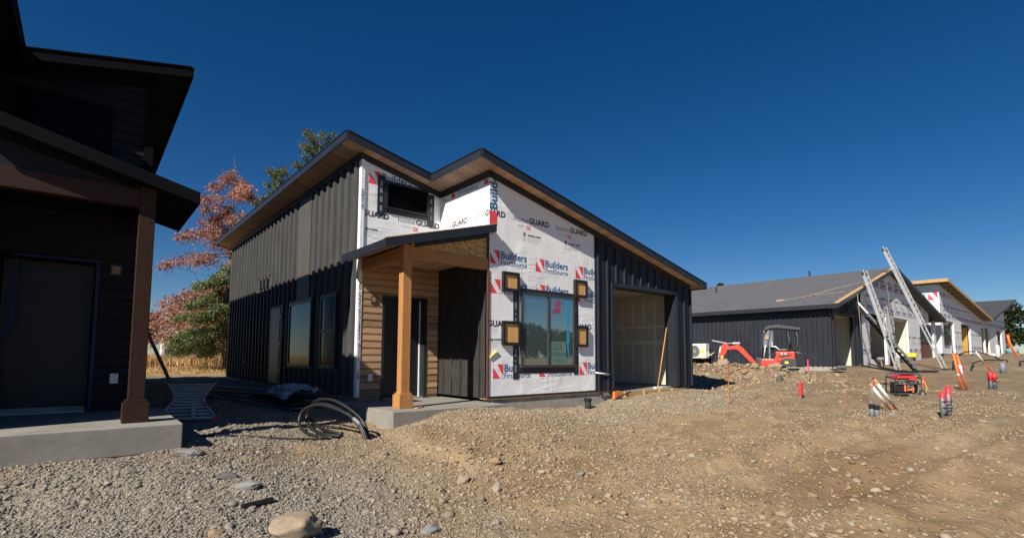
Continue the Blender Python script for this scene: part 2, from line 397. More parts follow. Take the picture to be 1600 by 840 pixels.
class Print:
    """flat 2-D artwork (u right, v up) clipped to a rectangle, then laid on a wall"""
    def __init__(s): s.v = []; s.f = []; s.m = []; s.g = []; s.k = 0
    def poly(s, pts, mi):
        s.g.append(s.k)
        o = len(s.v); s.v += [(a, b) for a, b in pts]; s.f.append([o + i for i in range(len(pts))]); s.m.append(mi)
    def text(s, txt, u, v, w, h, mi, bold=0.0):
        vs, fs = text_geo(txt, bold); o = len(s.v)
        s.v += [(u + a * w, v + b * h) for a, b in vs]
        for f in fs: s.f.append([o + i for i in f]); s.m.append(mi); s.g.append(s.k)
    def logo(s, u, v, k=1.0):               # red square with pale diagonal band, two lines of lettering
        s.k += 1
        q = 0.27 * k; hh = 0.29 * k
        P = lambda a, b: (u + a * q, v + b * hh)
        s.poly([P(0, 0), P(0.70, 0), P(0.02, 0.80)], 0)
        s.poly([P(0.40, 1), P(1, 1), P(1, 0.14)], 0)
        s.poly([P(0.84, 0), P(1, 0), P(1, 0.09)], 0)
        s.poly([P(0, 0.90), P(0.10, 1.0), P(0, 1.0)], 0)
        s.text('Builders', u + 0.30 * k, v + 0.135 * k, 0.72 * k, 0.155 * k, 1, 0.028)
        s.text('FirstSource', u + 0.30 * k, v + 0.0 * k, 0.72 * k, 0.115 * k, 2, 0.006)
    def guard(s, u, v, k=1.0, extra=True):
        s.k += 1
        s.text('home', u, v, 0.42 * k, 0.115 * k, 3, 0.0)
        s.text('GUARD', u + 0.44 * k, v, 0.62 * k, 0.125 * k, 4, 0.035)
        if extra:
            s.text('manufactured by', u + 0.10 * k, v - 0.10 * k, 0.22 * k, 0.025 * k, 3)
            s.text('OX', u + 0.36 * k, v - 0.15 * k, 0.14 * k, 0.09 * k, 0, 0.03)
            s.text('oxcp.com', u + 0.40 * k, v - 0.29 * k, 0.40 * k, 0.06 * k, 4, 0.03)
            for i in range(3):
                s.text('air and water barrier', u + 0.40 * k, v - (0.34 + 0.04 * i) * k, (0.40, 0.34, 0.28)[i] * k, 0.02 * k, 3)
                s.text('tested', u + 0.26 * k, v - (0.34 + 0.04 * i) * k, 0.10 * k, 0.02 * k, 3)
            n = 10
            s.poly([(u + (0.31 + 0.04 * math.cos(6.283 * i / n)) * k, v + (-0.26 + 0.045 * math.sin(6.283 * i / n)) * k) for i in range(n)], 3)
    def build(s, name, place, clips, parent):
        """clips: list of (point2d, normal2d) kept on the inner side; every printed mark becomes a mesh of its own"""
        out = []
        for g in sorted(set(s.g)):
            bm = bmesh.new(); vv = {}
            for f, mi, gg in zip(s.f, s.m, s.g):
                if gg != g: continue
                for i in f:
                    if i not in vv: vv[i] = bm.verts.new((s.v[i][0], s.v[i][1], 0))
                try:
                    fc = bm.faces.new([vv[i] for i in f]); fc.material_index = mi
                except ValueError: pass
            for co, no in clips:
                bmesh.ops.bisect_plane(bm, geom=bm.verts[:] + bm.edges[:] + bm.faces[:], plane_co=(co[0], co[1], 0), plane_no=(no[0], no[1], 0), clear_outer=True)
            if not bm.faces: bm.free(); continue
            me = bpy.data.meshes.new(name)
            for v in bm.verts: v.co = Vector(Ctx.T(place(v.co.x, v.co.y))) - Ctx.O
            bm.to_mesh(me); bm.free()
            for m in ('inkred', 'inkblue', 'inkblue', 'inkgrey', 'inkblack'): me.materials.append(M[m])
            ob = bpy.data.objects.new(name, me); COL.objects.link(ob); ob.parent = parent; out.append(ob)
        return out
# ---------------------------------------------------------------- ground
CP=np.array([(-6.3,-8.3,-.78),(-9,-4,-.72),(-6.7,-2.3,-.62),(-3.4,-4.8,-.68),(0,-7.6,-.66),(-6.5,-1.1,-.3),(-5.3,-1.2,-.33),(-10,-1.2,-.28),(-3.9,-1.8,-.45),(-4.0,1,-.25),(-3.6,6,-.14),(-4,14,-.1),(-2.9,-1.2,-.40),
(-1.5,-1.0,-.3),(0.3,-.8,-.29),(1.7,-.4,-.27),(3.2,-.4,-.26),(4.2,-.3,-.15),(5.5,-.4,-.1),(7.0,-.4,-.1),(8.3,-.4,-.2),(1,-3,-.45),(4,-3,-.25),(2.5,-6,-.35),(5.2,-5.9,-.15),(6,-9,-.25),(0,-11,-.7),(10.8,-4.5,.0),(11,-6.5,0),(8,-2.5,-.05),(9.5,1.5,-.25),(12,3,.0),(14.5,1,.05),(16,6,.1),(16,12,.1),(12,12,0),
(19,-2.2,.25),(21,-3.2,.24),(24,-3,.29),(22,0,.42),(27,-3,.5),(30,-2,.75),(40,-3,1.05),(55,-4,1.25),(75,-5,1.35),(25,-8,.25),(45,-9,.9),(20,-12,.2),(80,-20,1.3),(30,8,.5),(60,10,1.2),(-4,20,-.05),(-12,25,0),(0,30,0),(-20,10,-.2),(-30,40,0),(0,60,0),(30,40,.4),(80,40,1.2),(-15,-15,-.8),(0,-25,-.5),(30,-30,0)],float)
def terrain(x,y):
    x=np.asarray(x,float);y=np.asarray(y,float)
    num=np.zeros(np.broadcast(x,y).shape);den=num.copy()
    for a,b,z in CP:
        d2=(x-a)**2+(y-b)**2
        w=1/(d2+.35)**1.75
        num=num+w*z;den=den+w
    z=num/den
    def g(a,b,h,sx,sy,t=0):
        c,s=np.cos(t),np.sin(t);u=(x-a)*c+(y-b)*s;v=-(x-a)*s+(y-b)*c
        return h*np.exp(-(u/sx)**2-(v/sy)**2)
    z=z+g(-1.1,-1.0,.18,.8,.36,-.1)+g(-.2,-1.2,.06,.9,.6)
    z=z+g(13.2,1.3,.42,1.6,.8,-.75)+g(11.9,3.2,.50,1.4,.7,-.9)+g(14.6,-.2,.20,1.6,.6,-.7)+g(9.9,-1.3,.22,1.0,.45,-.5)+g(11.8,-2.2,.12,1.3,.5,-.3)-g(10.6,-.3,.1,1.2,.4,-.5)
    z=z-g(-4.2,-3.2,.12,1.5,1.0)+g(-.9,-2.2,.15,1.5,.75,.15)-g(2.0,-.35,.10,1.9,.5)-g(.7,-.2,.10,.6,.5)+g(-2.4,-2.9,.07,1.3,.4,.6)
    return z

def _hash2(ix, iy, k=0):
    n = (ix.astype(np.int64) * 374761393 + iy.astype(np.int64) * 668265263 + k * 982451653) & 0xffffffff
    n = ((n ^ (n >> 13)) * 1274126177) & 0xffffffff
    return ((n ^ (n >> 16)) & 0xffffff) / float(0xffffff)

def vnoise(x, y, k=0):
    ix = np.floor(x); iy = np.floor(y); fx = x - ix; fy = y - iy
    ix = ix.astype(np.int64); iy = iy.astype(np.int64)
    fx = fx * fx * (3 - 2 * fx); fy = fy * fy * (3 - 2 * fy)
    a = _hash2(ix, iy, k); b = _hash2(ix + 1, iy, k); c_ = _hash2(ix, iy + 1, k); d = _hash2(ix + 1, iy + 1, k)
    return (a * (1 - fx) + b * fx) * (1 - fy) + (c_ * (1 - fx) + d * fx) * fy

def fbm(x, y, octs, k=0):
    s = 0; a = 0.5
    for i in range(octs): s = s + a * (vnoise(x, y, k + i) - 0.5); x = x * 2.03; y = y * 2.03; a *= 0.5
    return s

def ground_h(x, y):
    z = terrain(x, y)
    near = np.exp(-((x + 2) ** 2 + (y + 3) ** 2) / 900.0)
    z = z + near * (0.20 * fbm(x / 1.7, y / 1.7, 3, 3) + 0.085 * fbm(x / 0.35, y / 0.35, 4, 20) + 0.035 * fbm(x / 0.09, y / 0.09, 2, 70))
    z = z + (1 - near) * 0.35 * fbm(x / 9, y / 9, 3, 7)
    # cut edge of the filled ground below the porch slab
    ex = x + 2.72 + 0.30 * fbm(x / 0.5 + 9, y / 0.5, 3, 33) + 0.10 * np.sin(y * 2.1)
    z = z + near * 0.15 / (1 + np.exp(-ex / 0.05)) * np.exp(-(np.clip(x + 2.7, 0, 99) / 1.7) ** 2) * np.exp(-(np.clip(-y - 2.9, 0, 99) / 0.5) ** 2) / (1 + np.exp((y + 0.9) / 0.15))
    # clods thrown up round the trench near the excavator
    md = np.exp(-(((x - 12.7) / 2.6) ** 2 + ((y - 1.6) / 2.4) ** 2))
    z = z + md * (0.38 * fbm(x / 0.6, y / 0.6, 4, 40))
    # wheel ruts running away past the houses
    v = y + 0.10 * x + 0.35 * np.sin(x * 0.22); on = near * (1 / (1 + np.exp(-(x + 2.5) / 0.8))) / (1 + np.exp((y + 2.2) / 0.4))
    for c0 in (-3.6, -5.2, -6.3, -7.7):
        w = v - c0 + 0.12 * fbm(x / 1.1, y / 1.1, 2, int(-c0 * 10))
        z = z + on * (-0.055 * np.exp(-(w / 0.17) ** 2) + 0.03 * np.exp(-((np.abs(w) - 0.30) / 0.10) ** 2))
    return z

CX, CY = -6.2676, -8.2698
def build_ground():
    rs = [0.4, 0.9, 1.5, 2.1, 2.6]
    while rs[-1] < 34: rs.append(rs[-1] * 1.0085 if rs[-1] < 14 else rs[-1] * 1.02)
    while rs[-1] < 1500: rs.append(rs[-1] * 1.12)
    rs = np.array(rs)
    yaw = math.radians(39.76)
    an = list(np.arange(-54, 54.01, 0.2)) + list(np.arange(57, 306, 3.0))
    an = np.radians(np.array(an)) + yaw
    R_, A_ = np.meshgrid(rs, an, indexing='ij')
    X = CX + R_ * np.sin(A_); Y = CY + R_ * np.cos(A_); Z = ground_h(X, Y)
    nr, na = X.shape
    vs = np.stack([X, Y, Z], -1).reshape(-1, 3)
    i = np.arange(nr - 1)[:, None]; j = np.arange(na)[None, :]; j2 = (j + 1) % na
    q = np.stack([i * na + j, i * na + j2, (i + 1) * na + j2, (i + 1) * na + j], -1).reshape(-1, 4)
    centre = len(vs)
    vs = np.vstack([vs, [[CX, CY, float(ground_h(np.array(CX), np.array(CY)))]]])
    tri = [(centre, int((k + 1) % na), k) for k in range(na)]
    me = bpy.data.meshes.new('ground')
    nl = len(q) * 4 + len(tri) * 3
    me.vertices.add(len(vs)); me.vertices.foreach_set('co', vs.ravel())
    me.loops.add(nl); me.loops.foreach_set('vertex_index', np.concatenate([q[:, ::-1].ravel(), np.array(tri).ravel()]))
    me.polygons.add(len(q) + len(tri))
    me.polygons.foreach_set('loop_start', np.concatenate([np.arange(len(q)) * 4, len(q) * 4 + np.arange(len(tri)) * 3]))
    me.update(calc_edges=True); me.validate()
    me.polygons.foreach_set('use_smooth', [True] * len(me.polygons))
    ob = bpy.data.objects.new('ground', me); COL.objects.link(ob)
    tag(ob, kind='structure'); me.materials.append(ground_mat())
    return ob

def ground_mat():
    m, nt, b = new_mat('dirt_and_gravel')
    v = mapping(nt)
    big = noise_out(nt, 0.28, 5, v, 0.6); mid = noise_out(nt, 1.3, 6, v, 0.65, 0.4); fine = noise_out(nt, 22, 5, v, 0.7); fin2 = noise_out(nt, 75, 3, v, 0.6)
    dirt = ramp(nt, mid, [(0.28, (0.176, 0.124, 0.080)), (0.48, (0.272, 0.204, 0.132)), (0.70, (0.352, 0.276, 0.188))])
    grav = ramp(nt, fine, [(0.28, (0.136, 0.120, 0.096)), (0.50, (0.288, 0.260, 0.212)), (0.72, (0.400, 0.368, 0.308))])
    # crushed gravel lies in front of the slab and garage and left of the camera; bare brown dirt to the right
    tc = nd(nt, 'ShaderNodeTexCoord'); sx = nd(nt, 'ShaderNodeSeparateXYZ'); nt.links.new(tc.outputs['Object'], sx.inputs[0])
    X, Y = sx.outputs[0], sx.outputs[1]
    def blob(cx, cy, rx, ry):
        a = math_n(nt, 'DIVIDE', math_n(nt, 'SUBTRACT', X, cx), rx); b2 = math_n(nt, 'DIVIDE', math_n(nt, 'SUBTRACT', Y, cy), ry)
        d = math_n(nt, 'ADD', math_n(nt, 'MULTIPLY', a, a), math_n(nt, 'MULTIPLY', b2, b2))
        return math_n(nt, 'POWER', 2.718, math_n(nt, 'MULTIPLY', d, -1.0))
    g1 = blob(3.6, -1.2, 5.5, 1.5); g2 = blob(-6.5, -3.0, 3.2, 2.4); g3 = blob(-4.5, 3.0, 2.5, 4.5)
    gm = math_n(nt, 'ADD', math_n(nt, 'MAXIMUM', g1, math_n(nt, 'MAXIMUM', g2, g3)), math_n(nt, 'MULTIPLY', math_n(nt, 'SUBTRACT', big, 0.5), 1.3))
    gm = ramp(nt, gm, [(0.34, 0.0), (0.60, 1.0)])
    c = mix_col(nt, gm, dirt, grav)
    spk = ramp(nt, fin2, [(0.33, 0.5), (0.48, 0.97), (0.68, 1.30)])
    c = mix_col(nt, 0.75, c, spk, 'MULTIPLY')
    vo = nd(nt, 'ShaderNodeTexVoronoi'); vo.inputs['Scale'].default_value = 13; vo.inputs['Randomness'].default_value = 1.0
    nt.links.new(v, vo.inputs['Vector'])
    vs_ = nd(nt, 'ShaderNodeSeparateColor'); nt.links.new(vo.outputs['Color'], vs_.inputs[0])
    peb = math_n(nt, 'MULTIPLY', ramp(nt, vo.outputs['Distance'], [(0.25, 1.0), (0.42, 0.0)]), ramp(nt, vs_.outputs[0], [(0.55, 0.0), (0.6, 1.0)]))
    pc = ramp(nt, vs_.outputs[1], [(0.0, (0.208, 0.160, 0.120)), (0.5, (0.336, 0.280, 0.216)), (1.0, (0.448, 0.408, 0.352))])
    c = mix_col(nt, math_n(nt, 'MULTIPLY', peb, 0.8), c, pc)
    damp = ramp(nt, noise_out(nt, 0.45, 5, mapping(nt, (1, 1, 1), (0, 0, 0.7)), 0.6, 0.8), [(0.55, 0.0), (0.70, 0.42)])
    c = mix_col(nt, damp, c, (0.20, 0.13, 0.078))
    # straw-coloured field behind the houses on the left
    wx = nd(nt, 'ShaderNodeMapRange'); wx.inputs['From Min'].default_value = -3.6; wx.inputs['From Max'].default_value = -2.4; nt.links.new(math_n(nt, 'ADD', X, math_n(nt, 'MULTIPLY', math_n(nt, 'SUBTRACT', mid, 0.5), 2.0)), wx.inputs['Value'])
    c = mix_col(nt, 1.0, c, mix_col(nt, wx.outputs[0], (0.86, 0.84, 0.79), (1.02, 0.96, 0.85)), 'MULTIPLY')
    rx = nd(nt, 'ShaderNodeMapRange'); rx.inputs['From Min'].default_value = 0.5; rx.inputs['From Max'].default_value = 5.0; nt.links.new(math_n(nt, 'ADD', math_n(nt, 'SUBTRACT', X, math_n(nt, 'MULTIPLY', Y, 0.6)), math_n(nt, 'MULTIPLY', math_n(nt, 'SUBTRACT', big, 0.9), 12.0)), rx.inputs['Value'])
    c = mix_col(nt, 1.0, c, mix_col(nt, rx.outputs[0], (1.0, 1.0, 1.0), (0.80, 0.83, 0.90)), 'MULTIPLY')
    brn = ramp(nt, math_n(nt, 'ADD', math_n(nt, 'MAXIMUM', blob(-1.9, -3.9, 1.2, 0.55), math_n(nt, 'MAXIMUM', blob(-2.55, -2.3, 0.28, 1.0), blob(0.6, -6.2, 1.8, 0.8))), math_n(nt, 'MULTIPLY', math_n(nt, 'SUBTRACT', mid, 0.5), 0.9)), [(0.35, 0.0), (0.8, 0.7)])
    c = mix_col(nt, brn, c, (0.17, 0.105, 0.058))
    fm = ramp(nt, math_n(nt, 'ADD', math_n(nt, 'SUBTRACT', Y, math_n(nt, 'MULTIPLY', X, 0.8)), math_n(nt, 'MULTIPLY', mid, 5.0)), [(0.0, 0.0), (1.0, 1.0)])
    fmx = nd(nt, 'ShaderNodeMapRange'); fmx.inputs['From Min'].default_value = 20; fmx.inputs['From Max'].default_value = 23
    nt.links.new(math_n(nt, 'ADD', math_n(nt, 'SUBTRACT', Y, math_n(nt, 'MULTIPLY', X, 0.25)), math_n(nt, 'MULTIPLY', mid, 3.0)), fmx.inputs['Value'])
    straw = ramp(nt, noise_out(nt, 3.5, 6, mapping(nt, (1, 3, 1)), 0.7), [(0.3, (0.26, 0.17, 0.07)), (0.55, (0.50, 0.36, 0.16)), (0.75, (0.62, 0.47, 0.24))])
    c = mix_col(nt, fmx.outputs[0], c, straw)
    nt.links.new(c, b.inputs['Base Color']); b.inputs['Roughness'].default_value = 0.95; b.inputs['Specular IOR Level'].default_value = 0.15
    h = math_n(nt, 'ADD', math_n(nt, 'MULTIPLY', fine, 0.7), math_n(nt, 'ADD', math_n(nt, 'MULTIPLY', fin2, 0.3), math_n(nt, 'MULTIPLY', peb, 0.5)))
    bump(nt, b, h, 0.9, 0.03)
    return m

ground = build_ground()

def stone_mat(name, cols, seed=0.0):
    m, nt, b = new_mat(name)
    g = nd(nt, 'ShaderNodeNewGeometry')
    c = ramp(nt, g.outputs['Random Per Island'], cols)
    n = noise_out(nt, 18, 5, mapping(nt), 0.7)
    c = mix_col(nt, 0.6, c, ramp(nt, n, [(0.3, 0.65), (0.7, 1.25)]), 'MULTIPLY'); c = mix_col(nt, 1.0, c, (1.04, 0.97, 0.85), 'MULTIPLY')
    tc = nd(nt, 'ShaderNodeTexCoord'); sx = nd(nt, 'ShaderNodeSeparateXYZ'); nt.links.new(tc.outputs['Object'], sx.inputs[0])
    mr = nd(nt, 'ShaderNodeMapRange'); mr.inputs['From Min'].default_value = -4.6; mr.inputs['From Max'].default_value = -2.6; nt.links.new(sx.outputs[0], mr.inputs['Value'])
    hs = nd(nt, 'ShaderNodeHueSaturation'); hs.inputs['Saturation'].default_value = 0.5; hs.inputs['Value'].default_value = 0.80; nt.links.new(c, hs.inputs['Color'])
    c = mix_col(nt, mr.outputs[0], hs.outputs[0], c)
    nt.links.new(c, b.inputs['Base Color']); b.inputs['Roughness'].default_value = 0.9; b.inputs['Specular IOR Level'].default_value = 0.2
    bump(nt, b, noise_out(nt, 45, 4, mapping(nt)), 0.4, 0.006)
    return m
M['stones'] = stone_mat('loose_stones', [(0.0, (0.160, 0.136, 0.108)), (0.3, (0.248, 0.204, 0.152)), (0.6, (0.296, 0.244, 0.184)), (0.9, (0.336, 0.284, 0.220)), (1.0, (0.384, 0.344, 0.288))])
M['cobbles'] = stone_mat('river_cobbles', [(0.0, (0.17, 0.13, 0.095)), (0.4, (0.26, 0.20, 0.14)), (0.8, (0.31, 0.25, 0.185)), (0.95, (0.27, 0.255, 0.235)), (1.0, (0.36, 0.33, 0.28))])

def ico(sub):
    bm = bmesh.new(); bmesh.ops.create_icosphere(bm, subdivisions=sub, radius=1.0)
    v = np.array([x.co[:] for x in bm.verts]); f = np.array([[q.index for q in p.verts] for p in bm.faces]); bm.free()
    return v, f

def scatter(name, label, pos, size, mat, sub=1, flatten=(0.45, 0.8), sink=0.25, smooth=False):
    bv, bf = ico(sub); n = len(pos); k = len(bv)
    jit = 1 + RNG.uniform(-0.28, 0.28, (n, k, 1)) if sub == 1 else 1 + RNG.uniform(-0.13, 0.13, (n, k, 1))
    v = bv[None] * jit
    sc3 = np.stack([RNG.uniform(0.75, 1.45, n), RNG.uniform(0.7, 1.1, n), RNG.uniform(*flatten, n)], -1)
    v = v * sc3[:, None, :]
    t = RNG.uniform(0, 6.283, n); p = RNG.normal(0, 0.3, n)
    cp, sp = np.cos(p)[:, None], np.sin(p)[:, None]
    x, z = v[..., 0] * cp - v[..., 2] * sp, v[..., 0] * sp + v[..., 2] * cp
    ct, st = np.cos(t)[:, None], np.sin(t)[:, None]
    x, y = x * ct - v[..., 1] * st, x * st + v[..., 1] * ct
    v = np.stack([x, y, z], -1) * size[:, None, None]
    z0 = ground_h(pos[:, 0], pos[:, 1]) + size * sink
    v = v + np.stack([pos[:, 0], pos[:, 1], z0], -1)[:, None, :]
    f = (bf[None] + (np.arange(n) * k)[:, None, None]).reshape(-1, 3)
    me = bpy.data.meshes.new(name)
    me.vertices.add(n * k); me.vertices.foreach_set('co', v.reshape(-1))
    me.loops.add(len(f) * 3); me.loops.foreach_set('vertex_index', f.ravel())
    me.polygons.add(len(f)); me.polygons.foreach_set('loop_start', np.arange(len(f)) * 3)
    me.update(calc_edges=True)
    if smooth: me.polygons.foreach_set('use_smooth', [True] * len(f))
    me.materials.append(M[mat])
    ob = bpy.data.objects.new(name, me); COL.objects.link(ob)
    return tag(ob, label, name.replace('_', ' '), kind='stuff')

def polar(n, r0, r1, pw=1.0):
    r = r0 + (r1 - r0) * RNG.uniform(0, 1, n) ** pw
    a = RNG.uniform(math.radians(-50), math.radians(50), n) + math.radians(39.76)
    return np.stack([CX + r * np.sin(a), CY + r * np.cos(a)], -1), r

def off_buildings(p):
    x, y = p[:, 0], p[:, 1]
    ins = ((x > -2.0) & (x < 7.5) & (y > 0.0) & (y < 14.6)) | ((x > -2.35) & (x < 0.15) & (y > -0.5) & (y < 2)) | ((x < -5.25) & (y > -0.88) & (y < 14))
    return ~ins

def gravel_density(x, y):
    d = 0.22 + 1.3 * fbm(x / 1.3, y / 1.3, 3, 60)
    d += 0.9 * np.exp(-((x + 6.5) / 3.4) ** 2 - ((y + 3.0) / 2.6) ** 2) + 0.9 * np.exp(-((x + 1.2) / 2.0) ** 2 - ((y + 1.5) / 1.1) ** 2)
    d += 0.5 * np.exp(-((x - 3.5) / 4.5) ** 2 - ((y + 1.4) / 1.3) ** 2) - 0.55 * np.exp(-((x - 1) / 3.0) ** 2 - ((y + 7.5) / 2.5) ** 2)
    return np.clip(d, 0.04, 1)

P_, r_ = polar(300000, 2.9, 17.0, 1.1)
keep = (RNG.uniform(0, 1, len(P_)) < gravel_density(P_[:, 0], P_[:, 1])) & off_buildings(P_)
P_ = P_[keep]; r_ = r_[keep]
S_ = np.clip(RNG.lognormal(math.log(0.0088), 0.36, len(P_)), 0.004, 0.026) * (1 + 0.05 * (r_ - 4))
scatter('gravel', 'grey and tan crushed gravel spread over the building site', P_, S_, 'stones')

P_, r_ = polar(26000, 3.0, 18, 0.9)
dn = np.clip(0.10 + 1.9 * fbm(P_[:, 0] / 0.9, P_[:, 1] / 0.9, 3, 80) + 1.2 * np.exp(-((P_[:, 0] + 2.7) / 0.9) ** 2 - ((P_[:, 1] + 3.4) / 0.7) ** 2) + 0.35 * np.exp(-((P_[:, 0] - 0.5) / 3.0) ** 2 - ((P_[:, 1] + 5.2) / 1.8) ** 2), 0, 1)
keep = (RNG.uniform(0, 1, len(P_)) < dn) & off_buildings(P_)
P_ = P_[keep]
S_ = np.clip(RNG.lognormal(math.log(0.0185), 0.42, len(P_)), 0.010, 0.060)
scatter('cobbles', 'rounded tan and grey cobbles lying in the dirt', P_, S_, 'cobbles', sub=2, flatten=(0.4, 0.8), sink=0.12)

# rubble on the dirt heaps by the excavator
n = 2600
P_ = np.stack([RNG.normal(12.8, 1.8, n), RNG.normal(1.2, 1.7, n)], -1)
P_ = P_[~((P_[:, 0] > 15.5) & (P_[:, 1] > 0))]
scatter('rubble', 'stones and clods mixed through the dirt heaps in front of the excavator', P_, np.clip(RNG.lognormal(math.log(0.034), 0.5, len(P_)), 0.015, 0.13), 'cobbles', sub=2, flatten=(0.5, 0.9), sink=0.15)

def rock(label, x, y, s, mat='cobbles', flat_=0.7, seed=1, sink=0.25, group=None, rot=0.0, name='rock', cat='rock', col=None):
    r = np.random.default_rng(seed)
    bm = bmesh.new(); bmesh.ops.create_icosphere(bm, subdivisions=4, radius=1.0)
    offs = Vector(r.uniform(-50, 50, 3))
    from mathutils import noise as mn
    for v in bm.verts:
        d = v.co.normalized()
        k = 1 + 0.33 * mn.noise(d * 1.1 + offs) + 0.16 * mn.noise(d * 3.1 + offs) + 0.07 * mn.noise(d * 8 + offs) + 0.03 * mn.noise(d * 18 + offs)
        v.co = d * k
    for i in range(9):     # knock a few planes off it
        nn = Vector(r.normal(0, 1, 3)).normalized(); dd = r.uniform(0.66, 0.86)
        for v in bm.verts:
            e = v.co.dot(nn) - dd
            if e > 0: v.co -= nn * e * 0.85
    me = bpy.data.meshes.new(name)
    sx, sy, sz = s if isinstance(s, tuple) else (s, s * 0.8, s * flat_)
    for v in bm.verts: v.co = Vector((v.co.x * sx, v.co.y * sy, v.co.z * sz))
    bm.to_mesh(me); bm.free()
    me.polygons.foreach_set('use_smooth', [True] * len(me.polygons)); me.materials.append(col or M[mat])
    ob = bpy.data.objects.new(name, me); COL.objects.link(ob)
    ob.location = (x, y, float(ground_h(np.array(x), np.array(y))) + sz * sink); ob.rotation_euler = (r.uniform(-0.15, 0.15), r.uniform(-0.15, 0.15), rot)
    return tag(ob, label, cat, group)

def one_stone(name, base):
    m, nt, b = new_mat(name); v = mapping(nt)
    f = math_n(nt, 'MULTIPLY_ADD', noise_out(nt, 6, 6, v, 0.7), 0.7, math_n(nt, 'MULTIPLY', noise_out(nt, 40, 4, v), 0.3))
    c = ramp(nt, f, [(0.3, tuple(x * 0.62 for x in base)), (0.5, base), (0.7, tuple(x * 1.25 for x in base))])
    nt.links.new(c, b.inputs['Base Color']); b.inputs['Roughness'].default_value = 0.88; bump(nt, b, f, 0.5, 0.015)
    return m
TAN = one_stone('tan_boulder_stone', (0.29, 0.225, 0.155)); GREY = one_stone('grey_stone', (0.20, 0.195, 0.185)); DKG = one_stone('dark_grey_clod', (0.10, 0.095, 0.09)); ORG = one_stone('ochre_stone', (0.28, 0.18, 0.10)); PALE = one_stone('pale_stone', (0.28, 0.245, 0.20))
rock('large pale tan boulder in the gravel at the bottom edge left of centre', -4.93, -4.02, (0.21, 0.17, 0.15), seed=3, sink=0.35, col=TAN, rot=0.5)
rock('light grey rounded rock at the bottom edge near the picture centre', -3.87, -4.28, (0.095, 0.07, 0.055), seed=5, col=GREY, rot=0.3)
rock('dark grey lump of broken concrete nearest the neighbouring slab corner', -5.28, -1.32, (0.17, 0.11, 0.06), seed=9, col=GREY, rot=-0.4)
rock('flat dark grey clod on the gravel, middle one left of the boulder', -5.08, -2.28, (0.13, 0.09, 0.04), seed=12, col=DKG, rot=-0.6)
rock('blue-grey flat stone lying between the dark stick and the clod', -4.97, -2.66, (0.13, 0.09, 0.045), seed=14, col=GREY, rot=-0.5)
rock('brown angular stone just left of the large tan boulder', -5.42, -3.72, (0.07, 0.05, 0.04), seed=17, col=ORG)
rock('small grey cobble right of the light grey rock', -3.35, -4.55, 0.05, seed=18, col=PALE)
rock('tan rounded boulder on top of the dirt heap under the excavator bucket', 13.0, 1.9, (0.27, 0.22, 0.22), seed=21, col=TAN, sink=0.3)
rock('brown boulder on the dirt heap between bucket and tracks', 12.7, 0.9, (0.19, 0.15, 0.14), seed=22, col=ORG, sink=0.3)
rock('pale stone low on the dirt heap below the excavator boom', 12.2, 0.6, (0.16, 0.12, 0.12), seed=23, col=PALE, sink=0.3)
rock('wide tan boulder on the dirt heap in front of the excavator tracks', 13.9, 0.35, (0.27, 0.18, 0.15), seed=24, col=TAN, sink=0.35, rot=-1)
rock('round tan rock on the dirt heap at the right end of the excavator', 14.6, -0.35, (0.16, 0.13, 0.12), seed=25, col=TAN, sink=0.3)
rock('dark clod on the slope of the dirt heap beside the orange lath', 10.1, -1.4, (0.13, 0.1, 0.13), seed=26, col=DKG, sink=0.3)
rock('small tan rock at the foot of the leaning grey conduit cluster', 6.3, -4.25, 0.06, seed=27, col=TAN)
rock('grey stone beside the black capped pipe', 5.05, -5.45, 0.075, seed=28, col=GREY)
for i, (x, y, s, lab) in enumerate(((-2.95, -3.45, 0.085, 'tan cobble, largest of the loose heap right of the pipe loops'), (-2.72, -3.75, 0.07, 'pale cobble at the lower side of the loose heap right of centre'), (-2.4, -3.3, 0.08, 'ochre cobble on the right side of the loose heap of stones'),
        (-1.75, -4.1, 0.06, 'grey cobble lying alone in brown dirt right of the stone heap'), (-3.3, -2.2, 0.07, 'tan cobble in the shallow dip below the porch slab'), (-0.2, -4.6, 0.05, 'pale cobble alone in the dirt below the front window'))):
    rock(lab, x, y, s, seed=40 + i, col=(TAN, PALE, ORG, GREY)[i % 4], group='loose cobbles in the gravel', rot=i, name='cobble_stone', cat='cobble')

# ---------------------------------------------------------------- the two houses of the foreground
SL = 0.229
def HT(x): return 5.13 - SL * (x + 1.96)
YB = 14.5

def ribs(mb, along, pos, a0, a1, top, plane, skip=(), w=0.05, dpt=0.034, step=0.345):
    """battens: along='y' on a wall x=plane (outward -x) or 'x' on a wall y=plane (outward -y)"""
    t = a0
    while t < a1:
        z1 = top(t); z0 = pos
        segs = [(z0, z1)]
        for (s0, s1, k0, k1) in skip:
            if s0 - w / 2 < t < s1 + w / 2:
                ns = []
                for (q0, q1) in segs:
                    if k0 > q0: ns.append((q0, min(q1, k0)))
                    if k1 < q1: ns.append((max(q0, k1), q1))
                segs = ns
        for q0, q1 in segs:
            if q1 - q0 < 0.03: continue
            if along == 'y': mb.ext([(plane, t - w / 2, q0), (plane, t + w / 2, q0), (plane - dpt, t + w / 3, q0), (plane - dpt, t - w / 3, q0)], (0, 0, q1 - q0))
            elif along == 'yp': mb.ext([(plane, t - w / 2, q0), (plane, t + w / 2, q0), (plane + dpt, t + w / 3, q0), (plane + dpt, t - w / 3, q0)], (0, 0, q1 - q0))
            else: mb.ext([(t - w / 2, plane, q0), (t + w / 2, plane, q0), (t + w / 3, plane - dpt, q0), (t - w / 3, plane - dpt, q0)], (0, 0, q1 - q0))
        t += step

